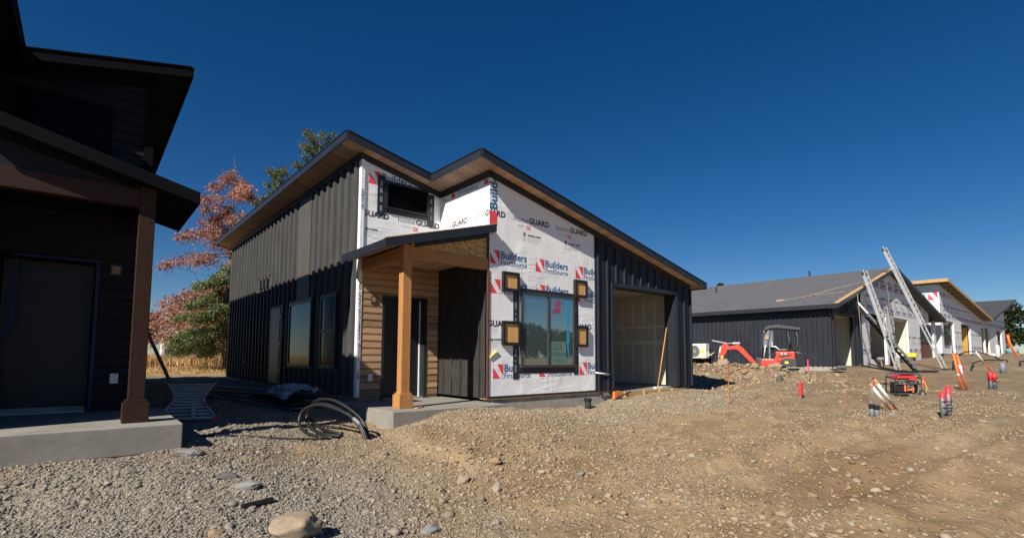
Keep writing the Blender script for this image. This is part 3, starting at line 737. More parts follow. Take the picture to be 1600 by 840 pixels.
def window_x(parent, name, x0, x1, z0, z1, y, frame='bronze', glass='glass_front', split=True, dpt=0.05, fw=0.055):
    """window on a wall facing -y; panes are sub-parts"""
    f = MB()
    f.box(x0, y - dpt, z0, x0 + fw, y, z1); f.box(x1 - fw, y - dpt, z0, x1, y, z1)
    f.box(x0 + fw, y - dpt, z1 - fw, x1 - fw, y, z1); f.box(x0 + fw, y - dpt, z0, x1 - fw, y, z0 + fw)
    xm = (x0 + x1) / 2
    if split: f.box(xm - 0.035, y - dpt + 0.004, z0 + fw, xm + 0.035, y, z1 - fw)
    w = f.build(name, frame, parent, bevel=0.004)
    rng = ((x0 + fw, xm - 0.035), (xm + 0.035, x1 - fw)) if split else ((x0 + fw, x1 - fw),)
    for i, (a, b) in enumerate(rng):
        MB().box(a - 0.003, y - (0.022 if i == 0 else 0.034), z0 + fw - 0.003, b + 0.003, y - 0.006, z1 - fw + 0.003).build('pane', glass, w)
    return w

def window_y(parent, y0, y1, z0, z1, x, glass='glass_side', split=False):
    """window on a wall facing -x"""
    f = MB(); fw = 0.06; d = 0.05
    f.box(x - d, y0, z0, x, y0 + fw, z1); f.box(x - d, y1 - fw, z0, x, y1, z1)
    f.box(x - d, y0 + fw, z1 - fw, x, y1 - fw, z1); f.box(x - d, y0 + fw, z0, x, y1 - fw, z0 + fw)
    zm = (z0 + z1) / 2
    if split: f.box(x - d + 0.004, y0 + fw, zm - 0.03, x, y1 - fw, zm + 0.03)
    w = f.build('window', 'bronze', parent, bevel=0.004)
    for a, b in (((z0 + fw, zm - 0.03), (zm + 0.03, z1 - fw)) if split else ((z0 + fw, z1 - fw),)):
        MB().box(x - 0.025, y0 + fw - 0.003, a - 0.003, x - 0.006, y1 - fw + 0.003, b + 0.003).build('pane', glass, w)
    return w

def roof_and_soffit(R, dark=False):
    P = [(-2.42, 1.58), (-0.45, 1.58), (-0.45, -0.32), (7.87, -0.32), (7.87, 14.9), (-2.42, 14.9)]
    rf = MB()
    n = len(P)
    lo = [(x, y, HT(x) + 0.012) for x, y in P]; hi = [(x, y, HT(x) + 0.13) for x, y in P]
    rf.add(lo + hi, [tuple(range(n))[::-1], tuple(range(n, 2 * n))] + [(i, (i + 1) % n, n + (i + 1) % n, n + i) for i in range(n)])
    TR = 'trim_black' if dark else 'trim'
    r = rf.build('roof', 'shingle_black' if dark else 'shingle', R)
    # fascia boards run round the overhang; short lip above the boards is the drip edge
    fb = MB()
    def fasc(a, b, n_, h0=-0.03, h1=0.125, t=0.028):
        (x0, y0), (x1, y1) = a, b
        fb.ext([(x0, y0, HT(x0) + h0), (x1, y1, HT(x1) + h0), (x1, y1, HT(x1) + h1), (x0, y0, HT(x0) + h1)], (n_[0] * t, n_[1] * t, 0))
    for a, b, nn in ((P[0], P[1], (0, -1)), (P[1], P[2], (-1, 0)), (P[2], P[3], (0, -1)), (P[3], P[4], (1, 0)), (P[4], P[5], (0, 1)), (P[5], P[0], (-1, 0))): fasc(a, b, nn)
    fb.build('fascia', TR, R)
    db = MB()
    def drip(a, b, n_):
        (x0, y0), (x1, y1) = a, b
        e = 0.042
        db.ext([(x0, y0, HT(x0) + 0.127), (x1, y1, HT(x1) + 0.127), (x1, y1, HT(x1) + 0.145), (x0, y0, HT(x0) + 0.145)], (n_[0] * e, n_[1] * e, 0))
    for a, b, nn in ((P[0], P[1], (0, -1)), (P[1], P[2], (-1, 0)), (P[2], P[3], (0, -1)), (P[3], P[4], (1, 0)), (P[5], P[0], (-1, 0))): drip(a, b, nn)
    db.build('drip_edge', 'black' if not dark else TR, r)
    def sof(x0, x1, y0, y1, m):
        s = MB(); a = [(x0, y0), (x1, y0), (x1, y1), (x0, y1)]
        s.ext([(x, y, HT(x) - 0.006) for x, y in a], (0, 0, 0.014)); return s.build('soffit', m, R)
    mx, my = ('soffit_x', 'soffit_y') if not dark else (TR, TR)
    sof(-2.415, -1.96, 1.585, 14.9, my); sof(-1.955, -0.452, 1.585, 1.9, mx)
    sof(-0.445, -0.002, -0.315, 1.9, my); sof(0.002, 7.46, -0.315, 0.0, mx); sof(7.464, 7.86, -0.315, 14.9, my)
    fz = MB(); t = 0.03; h = 0.145
    fz.ext([(-1.96, 1.9 - t, HT(-1.96) - 0.008), (-1.96, YB, HT(-1.96) - 0.008), (-1.96, YB, HT(-1.96) - h), (-1.96, 1.9 - t, HT(-1.96) - h)], (-0.045, 0, 0))
    fz.ext([(-1.958, 1.9, HT(-1.96) - 0.008), (-0.04, 1.9, HT(0) - 0.008), (-0.04, 1.9, HT(0) - h), (-1.958, 1.9, HT(-1.96) - h)], (0, -t, 0))
    fz.ext([(-0.001, -t, HT(0) - 0.008), (-0.001, 1.869, HT(0) - 0.008), (-0.001, 1.869, HT(0) - h), (-0.001, -t, HT(0) - h)], (-0.035, 0, 0))
    fz.ext([(0.001, 0, HT(0) - 0.008), (7.47, 0, HT(7.47) - 0.008), (7.47, 0, HT(7.47) - h), (0.001, 0, HT(0) - h)], (0, -0.042, 0))
    fz.build('frieze_board', TR, R)

def porch(R, dark=False):
    TR = 'trim_black' if dark else 'trim'; SH = 'shingle_black' if dark else 'shingle'
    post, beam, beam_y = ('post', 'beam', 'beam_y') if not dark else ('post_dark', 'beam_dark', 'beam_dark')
    MB().box(-2.30, -0.44, -0.42, 0.10, 1.88, -0.09).build('porch_slab', 'concrete', R, bevel=0.012)
    MB().box(-1.935, 0.0, 0.17, -1.765, 0.17, 2.86).build('porch_post', post, R, bevel=0.006)
    pl = MB(); pl.box(-1.985, -0.05, -0.09, -1.715, 0.22, 0.15); pl.box(-1.96, -0.025, 0.15, -1.74, 0.195, 0.185)
    pl.build('post_base', post, R, bevel=0.006)
    MB().box(-1.763, 0.012, 2.60, -0.005, 0.15, 2.83).build('porch_beam', beam, R, bevel=0.006)
    MB().box(-1.925, 0.172, 2.60, -1.78, 1.89, 2.83).build('porch_beam', beam_y, R, bevel=0.006)
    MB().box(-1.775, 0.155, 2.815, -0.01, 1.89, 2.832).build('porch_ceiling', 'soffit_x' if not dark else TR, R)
    ps = 0.267
    zp = lambda x: 2.745 + ps * (x + 2.36)
    pr = MB(); pts = [(-2.36, zp(-2.36)), (0.02 if dark else -0.002, zp(0)), (0.02 if dark else -0.002, zp(0) + 0.12), (-2.36, zp(-2.36) + 0.12)]
    pr.xz(pts, -0.17, 1.885 if dark else 1.885)
    prf = pr.build('porch_roof', SH, R)
    # the roof over the slab carries on past the wall corner in front of the gable sheet
    MB().xz([(0.0, zp(0)), (0.03, zp(0.03)), (0.03, zp(0.03) + 0.12), (0.0, zp(0) + 0.12)], -0.17, -0.012).build('roof_return', SH, prf)
    fs = MB()
    fs.xz([(-2.388, zp(-2.388) - 0.03), (0.035, zp(0.035) - 0.03), (0.035, zp(0.035) + 0.125), (-2.388, zp(-2.388) + 0.125)], -0.2, -0.172)
    fs.box(-2.388, -0.172, zp(-2.388) - 0.03, -2.362, 1.80, zp(-2.388) + 0.12)
    fs.build('porch_fascia', TR, R)
    ed = MB()
    ed.xz([(-2.40, zp(-2.40) + 0.127), (0.04, zp(0.04) + 0.127), (0.04, zp(0.04) + 0.142), (-2.40, zp(-2.40) + 0.142)], -0.205, -0.1)
    if not dark: ed.build('sheathing_edge', 'lumber', prf)
    sf = MB(); sf.xz([(-2.36, zp(-2.36) - 0.008), (-0.004, zp(0) - 0.008), (-0.004, zp(0) - 0.002), (-2.36, zp(-2.36) - 0.002)], -0.171, 0.02)
    sf.xz([(-2.36, zp(-2.36) - 0.008), (-1.93, zp(-1.93) - 0.008), (-1.93, zp(-1.93) - 0.002), (-2.36, zp(-2.36) - 0.002)], 0.022, 1.86)
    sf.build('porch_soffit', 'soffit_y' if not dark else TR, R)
    # gable infill of strand board above the beam, dark board under the roof edge
    zb = 2.834
    MB().xz([(-1.76, zb), (-0.012, zb), (-0.012, zp(0) - 0.012), (-1.76, zp(-1.76) - 0.012)], 0.03, 0.05).build('gable_infill', 'osb' if not dark else 'darksiding', R)
    MB().xz([(-1.70, zp(-1.7) - 0.09), (-0.03, zp(-0.03) - 0.11), (-0.03, zp(-0.03) - 0.012), (-1.70, zp(-1.7) - 0.012)], 0.0, 0.029).build('gable_trim', TR, R)
    MB().xz([(-0.04, zb), (-0.012, zb), (-0.012, zp(0) - 0.11), (-0.04, zp(-0.04) - 0.11)], -0.005, 0.029).build('gable_trim', TR, R)

def entry(R, dark=False):
    cm = 'cedar' if not dark else 'darksiding'
    w = MB()
    w.box(-1.898, 1.9, -0.088, -1.42, 2.0, 2.84); w.box(-0.345, 1.9, -0.088, -0.036, 2.0, 2.84); w.box(-1.42, 1.9, 2.12, -0.345, 2.0, 2.84)
    w.build('entry_wall', cm, R)
    # each siding board stands a few millimetres out of the sheet behind it
    lap = MB(); z = -0.03; k = 0
    while z < 2.80:
        for x0, x1 in (((-1.898, -1.43), (-0.335, -0.038)) if z < 2.06 else ((-1.898, -0.038),)):
            lap.ext([(x0, 1.899, z), (x0, 1.882, z + 0.008), (x0, 1.888, z + 0.128), (x0, 1.899, z + 0.132)], (x1 - x0, 0, 0))
        z += 0.146
    lap.build('siding_boards', cm, R)
    fr = MB(); fr.box(-1.43, 1.872, -0.085, -1.375, 2.14, 2.13); fr.box(-0.40, 1.872, -0.085, -0.335, 2.14, 2.13); fr.box(-1.375, 1.872, 2.075, -0.40, 2.14, 2.13)
    d = fr.build('door_frame', 'trim' if not dark else 'trim_black', R, bevel=0.003)
    MB().box(-1.375, 2.09, -0.07, -0.42, 2.13, 2.075).build('door', 'black' if not dark else 'plastic', R)
    MB().box(-0.425, 2.06, -0.07, -0.402, 2.088, 2.07).build('weather_strip', 'white' if not dark else 'trim', d)
    MB().box(-1.37, 1.90, -0.09, -0.40, 2.08, -0.068).build('threshold', 'alu', R)
    # junction plate and outlet cover on the boards
    pl = MB(); pl.box(-1.70, 1.862, 1.94, -1.56, 1.882, 2.09, 0); pl.box(-1.675, 1.856, 1.965, -1.585, 1.862, 2.065, 1)
    pl.box(-1.655, 1.852, 1.99, -1.605, 1.856, 2.04, 2)
    pl.build('junction_plate', ['darkmetal', 'pvc', 'copper'], R)
    oc = MB(); oc.box(-1.735, 1.83, 0.31, -1.635, 1.882, 0.46); oc.build('outlet_cover', 'white', R, bevel=0.006)
    if dark:
        tp = MB(); tp.box(-1.44, 1.862, -0.08, -1.40, 1.87, 2.14); tp.box(-0.56, 1.852, 1.2, -0.52, 1.86, 2.05)
        tp.box(-1.40, 1.862, 2.10, -0.50, 1.87, 2.13)
        tp.ext([(-0.56, 1.86, 1.2), (-0.52, 1.86, 1.2), (-0.38, 1.86, 0.85), (-0.42, 1.86, 0.85)], (0, -0.008, 0))
        tp.ext([(-0.42, 1.86, 0.85), (-0.38, 1.86, 0.85), (-0.46, 1.86, 0.0), (-0.50, 1.86, 0.0)], (0, -0.008, 0))
        tp.build('masking_tape', 'bluetape', R)

def build_left_house():
    xm = -3.8
    ctx(lambda p: Vector((2 * xm - p[0], p[1] - 0.4, p[2] + 0.1)), (-7.6, -0.4, 0.1))
    R = root('finished_house', (-7.6, -0.4, 0.1), 'dark finished house with wooden porch post and blue taped door at the left edge', 'house')
    s = MB(); s.box(-1.96, 1.9, 0, -1.80, YB, HT(-1.96) - 0.01); ribs(s, 'y', 0.0, 2.1, YB - 0.1, lambda t: HT(-1.96) - 0.15, -1.96)
    s.build('side_wall', 'siding_black', R)
    MB().box(-1.95, 1.95, -0.6, 7.4, YB - 0.03, -0.005).build('foundation', 'foundation', R)
    u = MB(); u.xz([(-1.80, 2.85), (0.0, 2.85), (0.0, HT(0) - 0.01), (-1.80, HT(-1.8) - 0.01)], 1.9, 2.0); u.box(-1.80, 1.9, -0.05, -1.88, 2.0, 5.1)
    u.build('front_wall', 'darksiding', R)
    lap = MB(); z = 2.85
    while z < 4.95:
        xr = min(0.0, -1.96 + (5.02 - z) / SL)
        if xr > -1.7: lap.ext([(-1.93, 1.899, z), (-1.93, 1.876, z + 0.01), (-1.93, 1.888, z + 0.15), (-1.93, 1.899, z + 0.155)], (xr + 1.91, 0, 0))
        z += 0.165
    lap.build('siding_boards', 'darksiding', R)
    MB().box(-2.0, 1.86, -0.04, -1.88, 1.9, 5.03).build('corner_trim', 'trim_black', R)
    window_x(R, 'window', -1.47, -0.35, 3.75, 4.5, 1.87, 'trim_black', 'glass_dark', False)
    b = MB(); b.box(0.0, 0.0, -0.05, 0.12, 2.0, HT(0) - 0.03); ribs(b, 'y', -0.03, 0.2, 1.8, lambda t: HT(0) - 0.15, 0.0)
    b.xz([(0.12, -0.05), (7.46, -0.05), (7.46, HT(7.46) - 0.01), (0.12, HT(0.12) - 0.01)], 0.0, 0.12)
    b.box(7.34, 0.12, -0.05, 7.46, YB, HT(7.46) - 0.01)
    b.xz([(-1.8, 0), (7.46, 0), (7.46, HT(7.46) - 0.01), (-1.8, HT(-1.8) - 0.01)], YB - 0.12, YB)
    b.build('wing_wall', 'siding_black', R)
    roof_and_soffit(R, True); porch(R, True); entry(R, True)
    ctx()
    # the wide slab in front of this house
    return R

def build_main_house():
    ctx(IDT, (0, 0, 0))
    R = root('unfinished_house', (0, 0, 0), 'half clad black and white house with butterfly style roof peaks in the middle', 'house')
    # foundation: seen as a strip under the wrap, with dark form holes
    fd = MB(); fd.xz([(0.10, -0.75), (3.88, -0.75), (3.88, -0.035), (0.10, -0.035)], 0.02, 0.3)
    fd.box(3.88, 0.02, -0.75, 7.44, 0.3, -0.045); fd.box(-1.92, 1.95, -0.75, -1.7, YB, -0.02); fd.box(7.2, 0.3, -0.75, 7.44, YB, -0.045); fd.box(-1.9, YB - 0.25, -0.75, 7.2, YB - 0.02, -0.045)
    fd.build('foundation', 'foundation', R)
    sp = MB(); sp.box(0.0, -0.012, -0.035, 3.87, 0.30, -0.008); sp.build('sill_plate', 'lumber', R)
    fl = MB(); fl.box(-0.02, -0.02, -0.006, 3.88, -0.002, 0.03); fl.build('base_flashing', 'black', R)
    # left wall
    s = MB(); s.box(-1.96, 1.93, 0.0, -1.82, YB, HT(-1.96) - 0.01)
    skip = [(4.62, 6.50, 0.52, 2.28), (3.0, 4.06, 0.52, 2.28), (7.1, 8.4, 0.0, 2.26), (4.95, 5.95, 2.3, 5.2), (8.6, 9.9, 2.85, 3.3)]
    ribs(s, 'y', 0.0, 2.12, YB - 0.1, lambda t: HT(-1.96) - 0.15, -1.96, skip, w=0.15, dpt=0.062, step=0.41)
    s.build('side_wall', 'siding_sun_side', R)
    MB().box(-1.985, 4.97, 2.30, -1.962, 5.93, 5.02).build('flat_panel', pmat('faded_panel', (0.088, 0.079, 0.067), 0.5, var=0.25, scale=1.6, bs=0.1, stretch=(1, 3, 0.5)), R)
    tr = MB()
    for y0, y1, z0, z1 in ((4.60, 6.52, 0.5, 2.30), (2.98, 4.08, 0.5, 2.30), (7.08, 8.42, -0.01, 2.28)):
        tr.box(-1.995, y0, z1 - 0.05, -1.962, y1, z1); tr.box(-1.995, y0, z0, -1.962, y0 + 0.05, z1 - 0.05); tr.box(-1.995, y1 - 0.05, z0, -1.962, y1, z1 - 0.05)
        if z0 > 0: tr.box(-1.995, y0 + 0.05, z0, -1.962, y1 - 0.05, z0 + 0.05)
    tr.build('window_trim', 'trim', R)
    window_y(R, 4.66, 6.46, 0.56, 2.24, -1.962, 'glass_side'); window_y(R, 3.04, 4.02, 0.56, 2.24, -1.962, 'glass_side', True)
    MB().box(-1.985, 7.4, 0.02, -1.962, 8.36, 2.22).build('side_door', 'black', R)
    dj = MB(); dj.box(-2.0, 7.19, 0.02, -1.963, 7.27, 2.22, 0)
    for z in (0.35, 1.1, 1.9): dj.box(-2.012, 7.12, z, -2.0, 7.32, z + 0.1, 1)
    dj.build('side_door_jamb', ['pvc', 'black'], R)
    for y in (8.78, 9.16, 9.55):
        v = MB(); v.box(-2.03, y, 2.93, -1.962, y + 0.2, 3.23); v.box(-2.04, y + 0.04, 2.98, -2.03, y + 0.16, 3.16, 1); v.build('wall_vent', ['black', 'darkmetal'], R, bevel=0.004)
    for y, z in ((11.2, 0.62), (8.95, 0.46)):
        v = MB(); v.tube([(-1.962, y, z), (-2.07, y, z), (-2.10, y, z - 0.06)], 0.018, 8); v.box(-2.075, y - 0.05, z + 0.015, -2.05, y + 0.05, z + 0.035); v.build('hose_tap', 'alu', R)
    # other walls
    bk = MB(); bk.box(7.34, 0.14, 0.0, 7.46, YB, HT(7.46) - 0.01); bk.xz([(-1.82, 0), (7.34, 0), (7.34, HT(7.34) - 0.02), (-1.82, HT(-1.82) - 0.02)], YB - 0.12, YB)
    bk.build('rear_wall', 'siding', R)
    # corner strip and upper wall behind the porch: wrap
    MB().box(-1.98, 1.872, -0.02, -1.90, 1.99, HT(-1.96) - 0.02).build('wrap_corner', 'wrap', R)
    uw = MB().xz([(-1.899, 2.84), (-0.001, 2.84), (-0.001, HT(0) - 0.02), (-1.899, HT(-1.899) - 0.02)], 1.9, 1.99).build('wrap_upper_wall', 'wrap', R)
    iw = MB().box(-0.0, 0.1205, 2.84, 0.08, 1.899, HT(0) - 0.02).build('wrap_return_wall', 'wrap', R)
    lw = MB(); lw.box(0.0, 0.0, -0.02, 0.10, 1.96, 2.838)
    ribs(lw, 'y', -0.01, 0.303, 1.85, lambda t: 2.80, 0.0)
    lw.build('porch_side_wall', 'siding_porch_lit', R)
    MB().box(-0.036, -0.022, -0.03, -0.001, 0.035, 2.60).build('corner_trim', 'trim_brown', R)
    # front sheet
    fw = MB().xz([(0.0, 0.025), (3.23, 0.025), (3.23, HT(3.23) - 0.02), (0.0, HT(0) - 0.02)], -0.004, 0.12).build('wrap_front_wall', 'wrap', R)
    # metal part of the front with garage opening
    mw = MB()
    mw.xz([(3.23, 0), (3.89, 0), (3.89, HT(3.89) - 0.02), (3.23, HT(3.23) - 0.02)], -0.03, 0.14)
    mw.xz([(6.64, 0), (7.46, 0), (7.46, HT(7.46) - 0.02), (6.64, HT(6.64) - 0.02)], -0.03, 0.14)
    mw.xz([(3.89, 2.61), (6.64, 2.61), (6.64, HT(6.64) - 0.02), (3.89, HT(3.89) - 0.02)], -0.03, 0.14)
    ribs(mw, 'x', 0.0, 3.32, 7.5, lambda t: HT(t) - 0.15, -0.03, [(3.80, 6.73, -0.1, 2.70)], w=0.06, dpt=0.04)
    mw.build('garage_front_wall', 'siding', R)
    gt = MB(); gt.box(3.80, -0.075, 2.60, 6.73, -0.031, 2.70); gt.box(3.80, -0.07, 0.0, 3.885, -0.031, 2.60); gt.box(6.645, -0.07, 0.0, 6.73, -0.031, 2.60)
    gt.box(3.886, -0.03, 0.0, 3.90, 0.30, 2.60); gt.box(6.63, -0.03, 0.0, 6.644, 0.30, 2.60); gt.box(3.90, -0.03, 2.592, 6.63, 0.30, 2.606)
    gt.build('garage_trim', 'trim', R)
    # garage interior
    gi = MB(); gi.box(7.24, 0.142, 0.0, 7.33, 6.5, 2.9, 0); gi.box(3.3, 0.142, 0.0, 3.42, 6.5, 2.9, 0); gi.box(3.42, 6.4, 0.0, 7.24, 6.5, 2.9, 0)
    gi.box(3.42, 0.31, 2.76, 7.24, 6.4, 2.82, 0); gi.box(6.65, 0.142, 0, 7.24, 0.16, 2.76, 0)
    gi.build('garage_interior', ['drywall'], R)
    mu = MB()
    for z, hh in ((1.22, 0.10), (1.72, 0.08)): mu.box(7.232, 0.2, z, 7.239, 6.4, z + hh)
    for y in (0.62, 1.02, 1.44, 1.86, 2.27, 2.68, 3.3, 4.1): mu.box(7.233, y, 0.1, 7.2385, y + 0.055, 1.22); mu.box(7.233, y, 1.82, 7.2385, y + 0.055, 2.6)
    for y in (1.0, 2.2, 3.4): mu.box(7.233, y, 1.32, 7.2385, y + 0.09, 1.72)
    for x in (4.6, 5.8): mu.box(x, 6.39, 0.0, x + 0.12, 6.399, 2.7)
    mu.box(3.42, 6.39, 1.25, 7.2, 6.399, 1.4)
    mu.build('drywall_joints', 'mud', R)
    MB().box(3.42, -0.02, -0.12, 7.235, 6.39, -0.04).build('garage_floor', 'concrete', R)
    # form stakes against the garage step
    fs = MB(); fs.box(3.95, -0.06, -0.18, 6.9, -0.022, -0.05); 
    fs.build('form_board', 'lumber', R)
    for x in (4.25, 5.05, 5.75, 6.35):
        MB().box(x, -0.10, -0.35, x + 0.07, -0.062, -0.03).build('form_stake', 'lumber', R)
    # front window and its flashing
    window_x(R, 'window', 0.836, 2.481, 0.595, 2.216, -0.006)
    ft = MB(); ft.box(0.70, -0.010, 2.218, 2.50, -0.0055, 2.30, 0); ft.box(0.80, -0.010, 0.47, 2.50, -0.0055, 0.593, 0)
    ft.box(0.64, -0.013, 0.36, 0.80, -0.0055, 2.25, 0); ft.box(2.484, -0.013, 0.42, 2.63, -0.0055, 2.36, 0)
    zz = 0.5
    while zz < 2.1:
        for xa in (0.665, 2.51):
            ft.box(xa + 0.02, -0.0145, zz, xa + 0.06, -0.0132, zz + 0.16, 1); ft.box(xa + 0.02, -0.0145, zz + 0.22, xa + 0.055, -0.0132, zz + 0.26, 1)
        zz += 0.33
    ft.build('flashing_tape', ['tape', 'inkgrey'], R)
    # light blocks with wooden centres
    for x0, z0, x1, z1 in ((0.312, 2.19, 0.76, 2.60), (0.312, 1.06, 0.80, 1.57), (2.47, 2.22, 2.90, 2.64), (2.49, 1.06, 2.91, 1.56)):
        q = MB(); t = 0.065; d = 0.085
        q.box(x0, -d, z0, x0 + t, -0.014, z1); q.box(x1 - t, -d, z0, x1, -0.014, z1); q.box(x0 + t, -d, z0, x1 - t, -0.014, z0 + t); q.box(x0 + t, -d, z1 - t, x1 - t, -0.014, z1)
        fr = q.build('shutter_block', 'black', R, bevel=0.006)
        MB().box(x0 + t, -d + 0.025, z0 + t, x1 - t, -0.016, z1 - t).build('wood_insert', 'lumber_box', fr)
    # upper window above the porch
    window_x(R, 'window', -1.42, -0.36, 4.02, 4.64, 1.895, 'black', 'glass_dark', False, fw=0.05)
    t2 = MB(); t2.box(-1.60, 1.886, 3.86, -1.43, 1.896, 4.74, 0); t2.box(-0.352, 1.886, 3.80, -0.19, 1.896, 4.56, 0); t2.box(-1.43, 1.889, 3.93, -0.352, 1.896, 4.018, 0)
    for z in (3.95, 4.15, 4.35, 4.5):
        t2.box(-1.545, 1.884, z, -1.49, 1.886, z + 0.12, 1)
        if z < 4.4: t2.box(-0.30, 1.884, z, -0.25, 1.886, z + 0.11, 1)
    t2.build('flashing_tape', ['tape', 'inkgrey'], R)
    # things printed on the wrap
    p = Print()
    for i in range(3): p.logo(0.0 + 1.278 * i, 2.74 - 0.035 * (i > 0) - 0.02 * (i > 1)); p.logo(0.11 + 1.28 * i, 0.385 + 0.012 * i)
    for i in range(-1, 3):
        p.guard(0.64 + 1.28 * i, 3.745)
    for i in range(0, 3): p.guard(-0.48 + 1.26 * i, 1.445 + 0.02 * i)
    for i in range(3): p.logo(0.02 + 1.278 * i - 0.0, 2.13)
    k = (SL, 1.0)
    p.build('print', lambda a, b: (a, -0.0062, b), [((0.01, 0), (-1, 0)), ((3.222, 0), (1, 0)), ((0, HT(0) - 0.16), k)], fw)
    p = Print()
    for i in range(-1, 2):
        p.guard(-0.685 - 0.41 + 1.28 * i, 3.79); p.logo(-1.80 + 1.28 * i, 4.51)
        if i < 1: p.guard(-1.1 + 1.28 * i, 1.45)
    p.build('print', lambda a, b: (a, 1.8975, b), [((-1.87, 0), (-1, 0)), ((-0.004, 0), (1, 0)), ((-1.96, HT(-1.96) - 0.16), k), ((0, 2.9), (0, -1))], uw)
    p = Print()
    for i in range(-1, 2): p.guard(-1.85 + 1.25 * i, 3.74, extra=False); p.logo(-1.45 + 1.25 * i, 4.42)
    p.build('print', lambda a, b: (-0.0025, -a, b), [((-1.85, 0), (-1, 0)), ((-0.01, 0), (1, 0)), ((0, HT(0) - 0.16), (0, 1)), ((0, 2.9), (0, -1))], iw)
    p = Print()     # the turned lettering that wraps the corner
    p.text('Builders', 0, 0, 0.95, 0.20, 1, 0.03); p.poly([(-0.34, 0.0), (-0.05, 0.0), (-0.05, 0.2), (-0.34, 0.2)], 0)
    p.build('print', lambda a, b: (0.19 - b, -0.0068, 3.88 + a), [((0.62, 0), (1, 0))], fw)
    p = Print()      # scraps of lettering on the narrow wrapped corner
    for k_, (tx, zz) in enumerate((('GUARD', 3.9), ('OX', 2.2), ('homeGUARD', 1.35), ('oxcp.com', 0.75), ('BF', 0.35))):
        p.k += 1; p.text(tx, zz, 0.012, 0.09 * len(tx), 0.045, 4 if k_ % 2 else 1, 0.03)
    p.build('print', lambda a, b: (-1.905 - b, 1.870, a), [], R)
    MB().xz([(0.0, 3.28), (0.02, 3.28), (0.02, 3.50), (0.0, 3.50)], -0.0075, -0.0045).build('wrap_patch', 'wrap', fw)
    # yellow tie, white stub, notes and tape on the glass
    MB().bar((0.01, -0.02, 0.80), (0.20, -0.03, 0.95), 0.03, 0.02).build('yellow_tie', 'yellow', R, bevel=0.004)
    MB().tube([(3.20, -0.05, 0.45), (3.66, -0.09, 0.40)], 0.02, 8).build('white_tube', 'white', R, True)
    w = None
    bt = MB(); bt.xz([(2.22, 2.15), (2.30, 2.15), (2.30, 1.6), (2.26, 1.55), (2.31, 1.2), (2.27, 1.1), (2.32, 0.66), (2.26, 0.95), (2.22, 1.15), (2.24, 1.5), (2.20, 1.62)], -0.0445, -0.0415)
    bt.build('blue_film_strip', flat('film_blue', (0.02, 0.28, 0.50)), R)
    st = MB(); st.xz([(1.86, 2.10), (2.02, 2.10), (2.02, 1.96), (1.82, 1.96)], -0.0445, -0.0415); st.xz([(1.80, 1.93), (2.01, 1.93), (2.0, 1.81), (1.74, 1.81)], -0.0445, -0.0415)
    st.build('pink_sticker', flat('sticker_pink', (0.28, 0.06, 0.13)), R)
    p = Print(); p.text('OCA', 1.76, 0.98, 0.32, 0.16, 4); p.text('VERBAN', 1.74, 0.84, 0.42, 0.10, 4); p.text('2x3', 1.86, 0.72, 0.22, 0.07, 4)
    p.build('handwriting', lambda a, b: (a, -0.0415, b), [], R)
    ns = MB().box(1.70, -0.0410, 0.66, 2.19, -0.0402, 1.17).build('protective_film', flat('film_green', (0.12, 0.21, 0.19)), R)
    roof_and_soffit(R); porch(R); entry(R)
    ctx()
    return R

build_left_house()
build_main_house()

# ---------------------------------------------------------------- houses further along the row
def far_window(R, x0, x1, z0, z1, y, blocks=True):
    w = window_x(R, 'window', x0, x1, z0, z1, y, 'black', 'glass_front', x1 - x0 > 1.2, 0.06, 0.07)
    if blocks:
        for xa, xb in ((x0 - 0.42, x0 - 0.08), (x1 + 0.08, x1 + 0.42)):
            for za in (z0 + 0.35, z1 - 0.25):
                q = MB(); q.box(xa, y - 0.09, za, xb, y - 0.005, za + 0.42); fr = q.build('shutter_block', 'black', R)
                MB().box(xa + 0.06, y - 0.10, za + 0.06, xb - 0.06, y - 0.09, za + 0.36).build('wood_insert', 'lumber_box', fr)

def prints_on(parent, x0, x1, y, rows, ztop, clips, name='print'):
    p = Print()
    for i, (z, kind) in enumerate(rows):
        x = x0 - 0.3 - 0.37 * (i % 2)
        while x < x1:
            if kind: p.logo(x, z)
            else: p.guard(x, z)
            x += 1.28
    return p.build(name, lambda a, b: (a, y, b), [((x0 + 0.02, 0), (-1, 0)), ((x1 - 0.02, 0), (1, 0))] + clips, parent)

